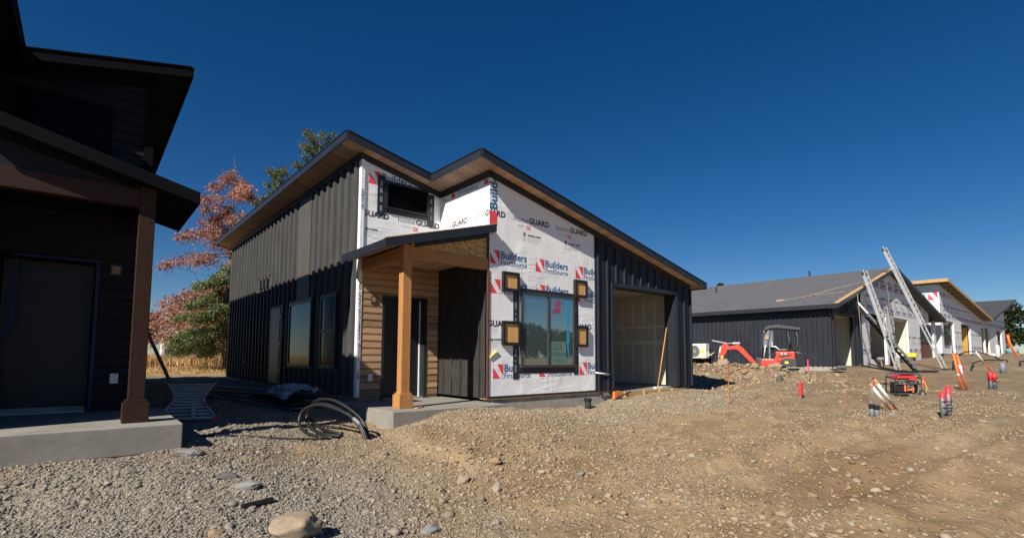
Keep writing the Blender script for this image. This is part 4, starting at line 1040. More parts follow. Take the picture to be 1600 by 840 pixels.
def house_two():
    O = (19.1, 0.1, 0.45); ctx(IDT, O)
    R = root('duplex_house', O, 'long charcoal duplex with grey shingle gable roof behind the red excavator', 'house', 'houses further along the row')
    zb = 0.45; xl, xr, xp = 19.1, 38.7, 27.9; ze, zp, zr = 3.10, 5.62, 3.35
    YBK = 19.0
    def zt(x): return ze + (zp - ze) * (x - xl) / (xp - xl) if x < xp else zp + (zr - zp) * (x - xp) / (xr - xp)
    MB().box(xl + 0.03, 0.15, -0.4, xr - 0.1, YBK, zb - 0.01).build('foundation', 'foundation', R)
    s = MB(); s.box(xl, 0.1, zb, xl + 0.14, YBK, ze + 0.0)
    ribs(s, 'y', zb, 0.25, YBK, lambda t: ze - 0.42, xl, w=0.07, dpt=0.04, step=0.22)
    s.build('side_wall', 'siding_far', R)
    MB().box(xl - 0.03, 0.1, ze - 0.42, xl - 0.001, YBK, ze - 0.02).build('frieze_board', 'trim', R)
    # front: metal bay with a door-high opening, then wrap, window, garage, recessed entry
    f = MB(); y = 0.10
    f.box(xl + 0.14, y, zb, 19.6, y + 0.15, 2.76)
    f.box(22.0, y, zb, 23.1, y + 0.15, 2.76)
    f.xz([(xl + 0.001, 2.76), (23.1, 2.76), (23.1, zt(23.1)), (xl + 0.001, zt(xl))], y, y + 0.15)
    ribs(f, 'x', zb, 19.3, 23.1, lambda t: zt(t) - 0.12, y, [(19.5, 22.1, zb - 0.1, 2.85)], w=0.06)
    f.build('front_wall', 'siding_far', R)
    g = MB(); g.box(19.6, 3.2, zb, 22.4, 3.3, 2.9); g.box(22.3, 0.3, zb, 22.4, 3.2, 2.9); g.box(19.3, 0.26, 2.76, 22.4, 3.3, 2.84)
    g.build('garage_interior', 'drywall', R)
    MB().box(19.2, 0.0, zb - 0.1, 23.1, 3.3, zb - 0.02).build('garage_floor', 'concrete', R)
    w = MB()
    wy = 0.12
    w.box(23.1, wy, zb, 24.5, wy + 0.12, 3.1); w.box(27.3, wy, zb + 0.0, 28.9, wy + 0.12, 3.1)
    w.box(24.5, 0.9, zb, 27.3, 1.02, 3.1); w.box(31.7, wy, zb, 34.4, wy + 0.12, 3.1)
    w.box(34.4, 0.30, zb, 38.0, 0.42, 3.1); w.box(38.0, wy, zb, 38.65, wy + 0.12, 3.3)
    w.xz([(23.1, 3.1), (36.8, 3.1), (36.8, zt(36.8)), (xp, zp), (23.1, zt(23.1))], wy, wy + 0.12)
    wf = w.build('wrap_front_wall', 'wrap_far', R)
    prints_on(wf, 23.1, 36.0, wy - 0.004, [(3.25, 1), (3.95, 0), (4.55, 1), (4.9, 0)], zp, [((xl, ze - 0.15), (-(zp - ze) / (xp - xl), 1)), ((xr, zr - 0.15), ((zp - zr) / (xr - xp), 1))])
    prints_on(wf, 27.3, 28.9, wy - 0.004, [(1.0, 1), (2.1, 0)], 3, []); prints_on(wf, 31.7, 34.4, wy - 0.004, [(1.1, 1), (2.0, 0)], 3, []); prints_on(wf, 23.1, 24.5, wy - 0.004, [(1.0, 1)], 3, [])
    MB().xz([(24.5, zb), (27.3, zb), (27.3, 1.35), (24.5, 1.35)], 0.86, 0.899).build('grey_wainscot', pmat('grey_panel', (0.23, 0.24, 0.25), 0.6), R)
    MB().box(34.45, 0.26, zb + 0.4, 37.95, 0.299, 1.85).build('brown_wainscot', board_mat('brown_vertical', (0.17, 0.075, 0.055), 'X', 0.2, 'Z', 0.2, knots=False, off=10), R)
    far_window(R, 25.1, 26.7, 1.25, 2.65, 0.85); far_window(R, 34.9, 37.5, 1.9, 2.95, 0.25, False)
    gg = MB(); gg.box(28.9, 3.2, zb, 31.7, 3.3, 3.1); gg.box(31.68, 0.26, zb, 31.78, 3.2, 3.1); gg.box(28.9, 0.26, 3.0, 31.7, 3.2, 3.08); gg.build('garage_interior', 'drywall', R)
    MB().box(28.6, -0.1, 0.4, 32.0, 3.2, 0.86).build('garage_floor', 'concrete', R)
    # roof with wide front overhang
    rf = MB(); yf = -0.35
    lo = lambda x: zt(x) + 0.02 if xl <= x <= xr else (ze - 0.11 if x < xl else zr - 0.11)
    pts = [(xl - 0.4, ze - 0.09), (xp, zp + 0.02), (xr + 0.5, zr - 0.08), (xr + 0.5, zr + 0.1), (xp, zp + 0.2), (xl - 0.4, ze + 0.09)]
    rf.xz(pts, yf, YBK + 0.4)
    r = rf.build('roof', 'shingle_far', R)
    fa = MB(); fa.xz(pts, yf - 0.03, yf - 0.001); fa.build('rake_board', 'trim', R)
    ed = MB(); ed.xz([(xl - 0.41, ze + 0.092), (xp, zp + 0.202), (xp, zp + 0.235), (xl - 0.41, ze + 0.125)], yf - 0.045, yf + 0.15)
    ed.build('sheathing_edge', 'lumber', r)
    MB().box(xl - 0.43, yf, ze - 0.12, xl - 0.401, YBK + 0.4, ze + 0.07).build('fascia', 'trim', R)
    for x, yy, h in ((22.6, 13.0, 0.35), (25.0, 8.6, 0.35), (28.3, 4.2, 0.5), (21.6, 17.6, 0.35)):
        zz = zt(x) + 0.18; v = MB(); v.tube([(x, yy, zz - 0.1), (x, yy, zz + h)], 0.06, 8); v.tube([(x, yy, zz - 0.04), (x, yy, zz + 0.1)], [0.16, 0.07], 8)
        v.build('roof_vent', 'trim', r)
    # electrical box on the side wall
    e = MB(); e.box(18.93, 2.55, 1.30, 19.07, 3.0, 2.12, 0); e.box(18.95, 2.70, 0.5, 19.03, 2.78, 1.30, 1); e.build('electrical_box', ['pvc', 'pvc'], R, bevel=0.01)
    q = MB(); q.tube([(18.935, 2.78, 1.78), (18.88, 2.78, 1.78)], 0.10, 16); q.build('meter', 'lumber', R)
    MB().box(18.98, 2.2, 0.35, 19.09, 7.5, 0.46).build('base_flashing', 'alu', R)
    ctx()
    return R

def far_pair():
    O = (39.6, -0.2, 1.15); ctx(IDT, O)
    R = root('duplex_house', O, 'white wrapped house with raw orange lumber roof edge right of the tall ladder', 'house', 'houses further along the row')
    zb = 1.15; xl, xv = 39.6, 56.4; zh, zv = 6.0, 4.15; yf = 0.0
    zt = lambda x: zh + (zv - zh) * (x - xl) / (xv - xl)
    MB().box(xl, 0.1, 0.3, xv, 14, zb - 0.01).build('foundation', 'foundation', R)
    w = MB(); w.box(xl, yf, zb, xl + 0.14, 14, zh)
    w.xz([(xl + 0.14, 3.5), (xv, 3.5), (xv, zt(xv)), (xl + 0.14, zt(xl + 0.14))], yf, yf + 0.14)
    for a, b in ((xl + 0.14, 40.3), (43.8, 46.4), (50.0, 54.9)): w.box(a, yf, zb, b, yf + 0.14, 3.5)
    w.box(40.3, 0.2, zb, 43.8, 0.3, 3.5)
    wf = w.build('wrap_wall', 'wrap_far', R)
    prints_on(wf, xl, xv, yf - 0.004, [(3.7, 1), (4.5, 0), (5.2, 1)], zh, [((xl, zh - 0.3), ((zh - zv) / (xv - xl), 1))])
    prints_on(wf, 50.0, 54.9, yf - 0.004, [(1.5, 1), (2.7, 0)], zh, []); prints_on(wf, 43.8, 46.4, yf - 0.004, [(1.5, 1), (2.7, 0)], zh, [])
    p = Print()
    for i in range(2): p.logo(-3.4 - 4.4 * i, 4.75, 2.6); p.guard(-1.5 - 2.6 * i, 3.3, 1.6, False)
    p.logo(-0.62, 4.9, 2.0)
    p.build('print', lambda a, b: (xl - 0.004, -a, b), [((-14, 0), (-1, 0)), ((-0.05, 0), (1, 0))], wf)
    far_window(R, 41.0, 43.1, 1.75, 3.2, 0.18)
    MB().box(46.4, 3.0, zb, 50.0, 3.1, 3.5).build('garage_interior', 'drywall', R)
    b = MB()
    b.ext([(49.2, 0.6, zb), (49.95, 0.2, zb), (49.95, 0.2, 3.3), (49.6, 0.5, 3.3)], (0.03, 0.05, 0)); b.build('insulation_panel', 'ochre', R)
    pts = [(xl - 0.7, zh + 0.02 + 0.08), (xv, zv + 0.02), (xv, zv + 0.2), (xl - 0.7, zh + 0.28)]
    rf = MB().xz(pts, yf - 0.6, 14.2).build('roof', 'shingle_far', R)
    e = MB(); e.xz([(a, z - 0.05) for a, z in pts], yf - 0.66, yf - 0.602); e.box(xl - 0.76, yf - 0.66, zh + 0.05, xl - 0.701, 14.2, zh + 0.27)
    e.build('fascia', 'lumber', R)
    o = MB(); x = xl + 0.4
    while x < xv - 0.5: o.box(x, yf - 0.6, zt(x) - 0.08, x + 0.06, yf - 0.001, zt(x) + 0.03); x += 1.2
    o.build('lookout', 'lumber', R)
    O = (56.6, -0.2, 1.3); ctx(IDT, O)
    R = root('duplex_house', O, 'furthest white wrapped house whose dark roof rises to a point on the right', 'house', 'houses further along the row')
    xl, xh = 56.6, 68.7; zl, zh2 = 4.1, 6.55; zb = 1.3
    z2 = lambda x: zl + (zh2 - zl) * (x - xl) / (xh - xl)
    MB().box(xl + 0.1, 0.1, 0.3, xh - 0.1, 14, zb - 0.01).build('foundation', 'foundation', R)
    w = MB(); w.box(xh - 0.14, 0.14, zb, xh, 14, zh2 - 0.05)
    w.xz([(xl, 3.6), (xh, 3.6), (xh, z2(xh)), (xl, z2(xl))], 0.0, 0.14)
    for a, b in ((xl, 56.8), (59.0, 63.0), (66.5, xh)): w.box(a, 0.0, zb, b, 0.14, 3.6)
    w.box(63.0, 0.3, zb, 66.5, 0.4, 3.6); wf = w.build('wrap_wall', 'wrap_far', R)
    prints_on(wf, xl, xh, -0.004, [(3.8, 1), (4.5, 0)], 5, [((xl, zl - 0.2), (-(zh2 - zl) / (xh - xl), 1))])
    far_window(R, 63.8, 65.8, 1.9, 3.3, 0.28)
    MB().ext([(57.9, 0.7, zb), (58.9, 0.2, zb), (58.9, 0.2, 3.4), (58.4, 0.5, 3.4)], (0.03, 0.05, 0)).build('insulation_panel', 'ochre', R)
    MB().box(56.8, 3.0, zb, 59.0, 3.1, 3.6).build('garage_interior', 'drywall', R)
    rf = MB(); rf.add([(xl + 0.05, -0.6, zl + 0.02), (xh + 1.6, -0.9, zh2 + 0.35), (xh + 1.6, 14.3, zh2 + 0.35), (xl + 0.05, 14.3, zl + 0.02), (xl + 0.05, -0.6, zl + 0.22), (xh + 1.6, -0.9, zh2 + 0.55), (xh + 1.6, 14.3, zh2 + 0.55), (xl + 0.05, 14.3, zl + 0.22)],
                       [(0, 1, 2, 3), (4, 5, 6, 7), (0, 1, 5, 4), (1, 2, 6, 5), (2, 3, 7, 6), (3, 0, 4, 7)])
    rf.build('roof', 'shingle', R)
    ctx()

house_two(); far_pair()

# board fence at the right edge
def fence():
    p0 = Vector((75, -6.0, 1.25)); p1 = Vector((92, -26.0, 1.3)); L = (p1 - p0).length; d = (p1 - p0) / L
    R = root('board_fence', tuple(p0), 'weathered brown board fence at the far right beyond the last house', 'fence')
    ctx(IDT, tuple(p0)); m = MB(); nn = Vector((-d.y, d.x, 0))
    k = 0; t = 0
    while t < L:
        h = 1.85 + random.uniform(-0.03, 0.03); m.bar(p0 + d * t + Vector((0, 0, 0)), p0 + d * t + Vector((0, 0, h)), 0.14, 0.025, up=tuple(d)); t += 0.155
    m.build('fence_boards', pmat('fence_wood', (0.17, 0.125, 0.085), 0.9, var=0.4, scale=2, bs=0.3), R)
    q = MB(); t = 0
    while t < L: q.bar(p0 + d * t + nn * 0.08, p0 + d * t + nn * 0.08 + Vector((0, 0, 1.9)), 0.1, 0.1); t += 2.4
    q.bar(p0 + Vector((0, 0, 0.4)) + nn * 0.04, p1 + Vector((0, 0, 0.4)) + nn * 0.04, 0.05, 0.09); q.bar(p0 + Vector((0, 0, 1.6)) + nn * 0.04, p1 + Vector((0, 0, 1.6)) + nn * 0.04, 0.05, 0.09)
    q.build('fence_frame', 'bark', R); ctx()
fence()

# shed in the field between the two near houses
def shed():
    O = (1.2, 63.5, 0.0)
    R = root('shed', O, 'small pale metal shed in the field between the two near houses', 'shed')
    ctx(IDT, O); m = MB()
    m.box(0.9, 63.5, -0.1, 2.3, 69, 2.75); m.build('front_wall', pmat('white_metal', (0.55, 0.56, 0.55), 0.5, var=0.15), R)
    MB().box(2.3, 63.48, -0.1, 8.5, 69, 2.7).build('side_wall', pmat('grey_metal', (0.22, 0.24, 0.27), 0.5, var=0.2), R)
    MB().ext([(0.4, 62.9, 2.75), (9.0, 62.9, 2.6), (9.0, 62.9, 2.75), (0.4, 62.9, 2.95)], (0, 6.6, 1.0)).build('roof', pmat('pale_roof', (0.50, 0.53, 0.56), 0.4), R)
    MB().box(1.2, 63.45, -0.1, 2.0, 63.49, 2.0).build('door', 'darkmetal', R); ctx()
shed()

# ---------------------------------------------------------------- vegetation
def foliage_mat(name, cols, trans=0.25):
    m, nt, b = new_mat(name)
    g = nd(nt, 'ShaderNodeNewGeometry')
    c = ramp(nt, g.outputs['Random Per Island'], cols)
    n = noise_out(nt, 0.9, 4, mapping(nt)); c = mix_col(nt, 0.7, c, ramp(nt, n, [(0.3, 0.6), (0.7, 1.35)]), 'MULTIPLY')
    nt.links.new(c, b.inputs['Base Color']); b.inputs['Roughness'].default_value = 0.75; b.inputs['Specular IOR Level'].default_value = 0.2
    tr = nd(nt, 'ShaderNodeBsdfTranslucent'); nt.links.new(c, tr.inputs['Color'])
    mx = nd(nt, 'ShaderNodeMixShader'); mx.inputs[0].default_value = trans
    out = nt.nodes['Material Output']
    nt.links.new(b.outputs[0], mx.inputs[1]); nt.links.new(tr.outputs[0], mx.inputs[2]); nt.links.new(mx.outputs[0], out.inputs['Surface'])
    return m
M['rust'] = foliage_mat('rust_needles', [(0.0, (0.17, 0.07, 0.05)), (0.4, (0.34, 0.145, 0.10)), (0.8, (0.45, 0.225, 0.15)), (1.0, (0.50, 0.33, 0.22))])
M['needle'] = foliage_mat('green_needles', [(0.0, (0.05, 0.085, 0.035)), (0.5, (0.12, 0.16, 0.065)), (0.9, (0.22, 0.25, 0.10)), (1.0, (0.34, 0.25, 0.12))])
M['pine'] = foliage_mat('pine_needles', [(0.0, (0.06, 0.10, 0.055)), (0.6, (0.13, 0.18, 0.09)), (0.85, (0.20, 0.22, 0.11)), (1.0, (0.30, 0.15, 0.08))])
M['olive'] = foliage_mat('olive_leaves', [(0.0, (0.07, 0.085, 0.035)), (0.5, (0.15, 0.16, 0.07)), (1.0, (0.28, 0.24, 0.10))])
M['darkleaf'] = foliage_mat('dark_leaves', [(0.0, (0.02, 0.035, 0.015)), (0.6, (0.05, 0.07, 0.03)), (1.0, (0.10, 0.09, 0.04))])
M['drygrass'] = foliage_mat('dry_grass', [(0.0, (0.26, 0.15, 0.06)), (0.5, (0.45, 0.29, 0.13)), (1.0, (0.60, 0.45, 0.24))], 0.3)

def leaf_mesh(name, pts, dirs, ln, wd, mat, parent, O):
    """one narrow kite-shaped face per leaf spray"""
    n = len(pts); pts = np.asarray(pts) - np.array(O); dirs = np.asarray(dirs)
    dirs = dirs / np.linalg.norm(dirs, axis=1, keepdims=True)
    rnd = RNG.normal(0, 1, (n, 3)); sd = np.cross(dirs, rnd); sd /= np.linalg.norm(sd, axis=1, keepdims=True) + 1e-9
    ln = np.asarray(ln).reshape(-1, 1) * RNG.uniform(0.6, 1.3, (n, 1)); wd = np.asarray(wd).reshape(-1, 1) * RNG.uniform(0.6, 1.3, (n, 1))
    v = np.stack([pts, pts + dirs * ln * 0.5 + sd * wd, pts + dirs * ln, pts + dirs * ln * 0.45 - sd * wd], 1).reshape(-1, 3)
    me = bpy.data.meshes.new(name); me.vertices.add(4 * n); me.vertices.foreach_set('co', v.ravel())
    me.loops.add(4 * n); me.loops.foreach_set('vertex_index', np.arange(4 * n)); me.polygons.add(n); me.polygons.foreach_set('loop_start', np.arange(n) * 4)
    me.update(calc_edges=True); me.materials.append(M[mat])
    ob = bpy.data.objects.new(name, me); COL.objects.link(ob)
    if parent is not None: ob.parent = parent
    return ob

def conifer(label, loc, h, rad, mat, nb=70, sprays=26, droop=0.5, up=0.25, start=0.06, ln=0.26, wd=0.05, tip=0.35, skip=0.0, seed=1, group=None, name='conifer', shape=0.8, cat='tree', per=6, mats2=None, hang=0.35, spread=0.05, vary=0.0, top=1.0):
    r = np.random.default_rng(seed); loc = Vector(loc)
    R = root(name, tuple(loc), label, cat, group); ctx(IDT, tuple(loc))
    tr = MB(); k = 9; wob = [Vector((r.normal(0, 0.05), r.normal(0, 0.05), 0)) * h * 0.06 * i / k for i in range(k + 1)]
    sp = [loc + Vector((0, 0, h * i / k)) + wob[i] for i in range(k + 1)]
    tr.tube(sp, [max(0.012 * h * (1 - i / k) ** 0.9, 0.012) + 0.004 for i in range(k + 1)], 8)
    tr.build('trunk', 'bark', R, True)
    bm_ = MB(); P = []; D = []
    for i in range(nb):
        t = start + (top - start) * (i + r.uniform(0, 1)) / nb
        if r.uniform() < skip: continue
        base = loc + Vector((0, 0, h * t)) + wob[min(int(t * k), k)]
        L = rad * ((1 - t) ** shape + tip * 0.12) * r.uniform(0.55 - vary * 0.6, 1.15 + vary * 0.5); az = r.uniform(0, 6.283)
        d0 = Vector((math.cos(az), math.sin(az), up)); pts = []
        for s in range(7):
            u = s / 6; pts.append(base + Vector((d0.x * L * u, d0.y * L * u, L * (up * u - droop * u * u))))
        bm_.tube(pts, [0.045 * (1 - s / 6.5) * (0.4 + 0.6 * L / rad) + 0.004 for s in range(7)], 5)
        for s in range(max(5, int(sprays * L / rad * 1.2))):
            u = r.uniform(0.12, 1.0) ** 0.8; q = u * 6; a = int(min(q, 5)); bp = pts[a].lerp(pts[a + 1], q - a)
            side = Vector((-d0.y, d0.x, 0)) * r.choice([-1, 1]); tl = L * 0.30 * (1.15 - u) * r.uniform(0.4, 1.3) + 0.12
            dr = (side * r.uniform(0.3, 1) + Vector((d0.x, d0.y, 0)) * r.uniform(0.3, 1)).normalized()
            for j in range(per):
                w_ = r.uniform(0.0, 1.0); c = bp + dr * tl * w_ + Vector((0, 0, -hang * tl * w_ * w_))
                P.append(tuple(c + Vector(r.normal(0, spread, 3)))); D.append(tuple(dr * r.uniform(0.2, 1) + Vector(r.normal(0, 0.45, 3)) + Vector((0, 0, -hang))))
    bm_.build('limbs', 'bark', R, True)
    leaf_mesh('crown', P, D, ln, wd, mat, R, tuple(loc)); ctx()
    return R

def broadleaf(label, loc, h, rad, mat, n=9000, seed=1, group=None, name='leafy_tree', size=0.22, trunk=True, cat='tree', squash=0.8, lobes=16):
    r = np.random.default_rng(seed); loc = Vector(loc)
    R = root(name, tuple(loc), label, cat, group); ctx(IDT, tuple(loc))
    c0 = loc + Vector((0, 0, h * (0.62 if trunk else 0.45))); tr = MB()
    cs = []
    for i in range(lobes):
        v = Vector(r.normal(0, 1, 3)); v.normalize(); v *= r.uniform(0.35, 0.95)
        cs.append((c0 + Vector((v.x * rad, v.y * rad, v.z * (h * 0.38 if trunk else h * 0.42) * squash)), rad * r.uniform(0.22, 0.45)))
    tr.tube([loc, loc + Vector((0.1, 0.05, h * 0.3)), c0], [0.03 * h, 0.022 * h, 0.012 * h], 8)
    for c, q in cs: tr.tube([c0 + Vector((0, 0, -h * 0.12)), c0.lerp(c, 0.5) + Vector((0, 0, 0.1)), c], [0.012 * h, 0.007 * h, 0.003 * h], 5)
    tr.build('trunk', 'bark', R, True)
    P = []; D = []
    for i in range(n):
        c, q = cs[r.integers(len(cs))]; v = Vector(r.normal(0, 1, 3)); v.normalize(); v *= q * r.uniform(0.3, 1.15)
        P.append(tuple(c + v)); D.append(tuple(v.normalized() + Vector(r.normal(0, 0.8, 3))))
    leaf_mesh('crown', P, D, size, size * 0.4, mat, R, tuple(loc)); ctx()
    return R

# big rust-coloured conifer between the houses, green skirt of a second tree below it
conifer('tall rust red conifer with drooping branches behind the left wall of the unfinished house', (0.45, 27.6, -0.05), 13.4, 4.6, 'rust', 70, 56, 0.34, 0.12, 0.16, 0.16, 0.036, 0.15, 0.10, 5, shape=0.62, per=17, hang=1.0, spread=0.15, vary=0.4, top=0.93)
conifer('green low branched conifer below the rust red tree', (-0.35, 24.0, -0.05), 5.8, 3.5, 'needle', 52, 60, 0.30, 0.12, 0.2, 0.13, 0.034, 0.5, 0.0, 8, shape=0.5, per=18, hang=0.45, spread=0.10)
def pine_tops():
    # two pines whose tops clear the roof
    conifer('tall green pine with open top showing above the roof ridge', (9.2, 38.0, 0), 21.0, 4.2, 'pine', 62, 36, -0.10, 0.40, 0.5, 0.18, 0.05, 0.9, 0.2, 15, shape=0.5, per=18, spread=0.12, hang=-0.4, name='pine_tree')
    conifer('slim pine top just left of the taller pine above the roof', (6.0, 39.5, 0), 17.2, 3.4, 'pine', 60, 40, -0.10, 0.40, 0.5, 0.18, 0.05, 0.9, 0.2, 17, shape=0.55, per=16, spread=0.12, hang=-0.4, name='pine_tree')
pine_tops()
broadleaf('pale olive shrub behind the leaning ladder at the field edge', (-2.6, 62, 0), 6.0, 3.2, 'olive', 7000, 4, size=0.3)
broadleaf('olive tree behind the shed roof', (5.5, 78, 0), 7.5, 5.0, 'olive', 7000, 6, size=0.36)
broadleaf('olive bush right of the shed beside the house corner', (7.2, 58, -0.1), 3.6, 2.6, 'olive', 4500, 7, size=0.26)
conifer('small dark fir tip above the long grey roof', (79, 37, 1), 12.6, 3.0, 'darkleaf' if 'darkleaf' in M else 'needle', 55, 30, 0.2, 0.1, 0.2, 0.6, 0.16, 0.3, 0, 31, name='fir_tree')
broadleaf('sparse dark tree behind the fence at the right edge, nearest the last house', (112, 5, 1), 8.6, 4.4, 'darkleaf', 5000, 9, size=0.6, lobes=12)
broadleaf('dark rounded tree behind the fence at the far right edge', (114, -4, 1), 6.3, 6.5, 'darkleaf', 14000, 10, size=0.4)
broadleaf('dark tree cut by the right picture edge behind the fence', (106, -12, 1), 7.0, 6.0, 'darkleaf', 8000, 12, size=0.55)
# tree line on the other side of the street; it is what the front windows mirror
for i in range(18):
    x = 62 + i * 6.2 + random.uniform(-1.5, 1.5)
    broadleaf('dark tree across the street mirrored in the front window', (x, -120 + random.uniform(-10, 10), -0.3), random.uniform(6.5, 11.5), random.uniform(4.5, 6), 'darkleaf', 1600, 50 + i, group='trees across the street', size=1.3, lobes=10)

def dry_grass():
    n = 42000
    x = RNG.uniform(-14, 12, n); y = 30 + RNG.uniform(0, 1, n) ** 1.2 * 22
    dn = fbm(x / 2.5, y / 2.5, 3, 90); k = (RNG.uniform(-0.45, 0.3, n) < dn); x = x[k]; y = y[k]; n = len(x)
    z = ground_h(x, y); h = 0.45 + 0.8 * (fbm(x / 1.7, y / 1.7, 2, 95) + 0.3)
    P = np.stack([x, y, z - 0.03], -1); D = np.stack([RNG.normal(0, 0.22, n), RNG.normal(0, 0.22, n), np.ones(n)], -1)
    o = leaf_mesh('dry_grass', P, D, np.clip(h, 0.2, 1.1), 0.035, 'drygrass', None, (0, 0, 0))
    tag(o, 'tall dry golden grass at the back of the field', 'grass', kind='stuff')
    n = 9000
    x = RNG.uniform(-9, 4, n); y = RNG.uniform(19, 30, n); P = np.stack([x, y, ground_h(x, y) - 0.01], -1); D = np.stack([RNG.normal(0, 0.5, n), RNG.normal(0, 0.5, n), np.ones(n)], -1)
    o = leaf_mesh('field_stubble', P, D, 0.13, 0.02, 'drygrass', None, (0, 0, 0)); tag(o, 'short mown straw on the field between the houses', 'grass', kind='stuff')
dry_grass()

# ---------------------------------------------------------------- objects on the site
def gz(x, y): return float(ground_h(np.array(float(x)), np.array(float(y))))

def ladder(label, p, q, w, side, nr, name='extension_ladder', group=None, th=0.026, dp=0.06, feet=True, cat='ladder', mat='alu', fly=False):
    p = Vector(p); q = Vector(q); side = Vector(side).normalized(); d = (q - p).normalized(); nrm = d.cross(side)
    R = root(name, tuple(p), label, cat, group); ctx(IDT, tuple(p))
    for s in (-1, 1):
        MB().bar(p + side * s * w / 2, q + side * s * w / 2, th, dp, up=tuple(nrm)).build('rail', mat, R)
    rg = MB()
    for i in range(nr):
        c = p.lerp(q, (i + 0.7) / (nr + 0.4)); rg.tube([c - side * w / 2, c + side * w / 2], 0.018, 6)
    rg.build('rungs', mat, R)
    if fly:
        a = p.lerp(q, 0.35) - nrm * 0.06; b = q + d * 0.25 - nrm * 0.06
        fl = MB()
        for s in (-1, 1): fl.bar(a + side * s * (w / 2 - 0.04), b + side * s * (w / 2 - 0.04), th, dp * 0.8, up=tuple(nrm))
        n2 = int(nr * 0.65)
        for i in range(n2): c = a.lerp(b, (i + 0.5) / n2); fl.tube([c - side * (w / 2 - 0.04), c + side * (w / 2 - 0.04)], 0.016, 6)
        fl.build('upper_section', mat, R)
    if feet:
        ft = MB()
        for s in (-1, 1):
            ft.box(*(p + side * s * w / 2 - Vector((0.06, 0.06, 0.02))), *(p + side * s * w / 2 + Vector((0.06, 0.06, 0.10))))
            ft.bar(q + side * s * w / 2 - d * 0.03, q + side * s * w / 2 + d * 0.12, 0.07, 0.09, up=tuple(nrm))
        ft.build('rubber_foot', 'rubber', R)
    ctx(); return R

# the two extension ladders and the walk plank at house two
ladder('shorter aluminium extension ladder leaning on the roof edge left of the plank', (20.6, -1.95, gz(20.6, -1.95)), (21.95, -0.5, 4.72), 0.45, (0.99, -0.1, 0), 16, fly=True, group='extension ladders')
ladder('tallest aluminium extension ladder rising past the roof peak of the grey roofed duplex', (24.2, -2.85, gz(24.2, -2.85)), (25.6, -0.45, 6.35), 0.5, (0.99, -0.1, 0), 22, fly=True, group='extension ladders')

def plank():
    a = Vector((21.6, -2.35, gz(21.6, -2.35) + 0.05)); b = Vector((21.7, -0.35, 3.1)); R = root('walk_plank', tuple(a), 'dirty metal scaffold plank propped steeply between the two extension ladders', 'scaffold plank'); ctx(IDT, tuple(a))
    d = (b - a).normalized(); s = Vector((0.78, 0.62, 0)).normalized(); n = d.cross(s)
    for k in (-1, 1): MB().bar(a + s * k * 0.2, b + s * k * 0.2, 0.03, 0.10, up=tuple(n)).build('rail', 'darkmetal', R)
    m = MB(); L = (b - a).length; t = 0.1
    while t < L: m.bar(a + d * t - s * 0.2, a + d * t + s * 0.2, 0.07, 0.05, up=tuple(n)); t += 0.22
    m.build('cross_pieces', 'darkmetal', R)
    m = MB(); m.bar(b - d * 0.35, b + d * 0.35, 0.44, 0.06, up=tuple(n)); m.build('end_plate', 'white', R); ctx()
plank()
def rope():
    pts = [(20.2, 2.6, 3.62), (20.6, 1.6, 3.78), (21.6, 0.5, 4.2), (23.5, -0.2, 4.65), (25.8, -0.36, 5.1), (25.85, -0.42, 4.0), (25.9, -0.44, 2.6)]
    m = MB(); m.tube(pts, 0.014, 6); m.tube([(20.2, 2.6, 3.62), (20.9, 1.3, 3.85), (21.3, 0.3, 3.95), (21.0, -0.42, 3.75), (21.0, -0.5, 1.6)], 0.014, 6); m.tube([(20.05, 2.8, 3.6), (20.3, 2.5, 3.65)], 0.06, 6)
    tag(m.build('safety_rope', 'rope', None, True), 'tan safety rope tied over the grey roof and hanging by the ladders', 'rope')
rope()

# folding ladder lying in the shade between the houses, leaning ladder behind it
def lying_ladder():
    p = Vector((-5.02, 1.15, -0.16)); q = Vector((-4.42, 4.9, 0.22)); R = root('folding_ladder', tuple(p), 'silver folding ladder with flared ends lying in the shade beside the dark house', 'ladder'); ctx(IDT, tuple(p))
    d = (q - p).normalized(); s = Vector((d.y, -d.x, 0)).normalized(); L = (q - p).length
    wd = lambda t: 0.22 + 0.24 * abs(t - 0.45) ** 1.3 * 2.2
    for k in (-1, 1):
        MB().tube([p + d * L * t + s * k * wd(t) for t in [i / 10 for i in range(11)]], 0.028, 6).build('rail', 'alu', R)
    m = MB()
    for i in range(13): t = (i + 0.3) / 12.9; c = p + d * L * t; m.bar(c - s * (wd(t) + 0.02), c + s * (wd(t) + 0.02), 0.055, 0.03)
    m.build('rungs', 'alu', R)
    for k in (-1, 1):
        for t in (0.0, 0.32, 0.5, 1.0): c = p + d * L * t + s * k * wd(t); MB().tube([c - d * 0.04, c + d * 0.04], 0.034, 8).build('hinge', 'redpaint', R)
    m = MB(); c = p + s * 0.1; m.bar(c + Vector((0, 0, 0.03)), p + d * 0.9 + s * 0.1 + Vector((0, 0, 0.03)), 0.05, 0.03); m.build('stay_bar', 'alu', R); ctx()
lying_ladder()
ladder('narrow dark ladder leaning against the side wall of the dark house', (-4.15, 10.6, gz(-4.15, 10.6)), (-5.58, 10.2, 3.1), 0.34, (0.2, 1, 0), 11, name='leaning_ladder', mat='steel', feet=False)

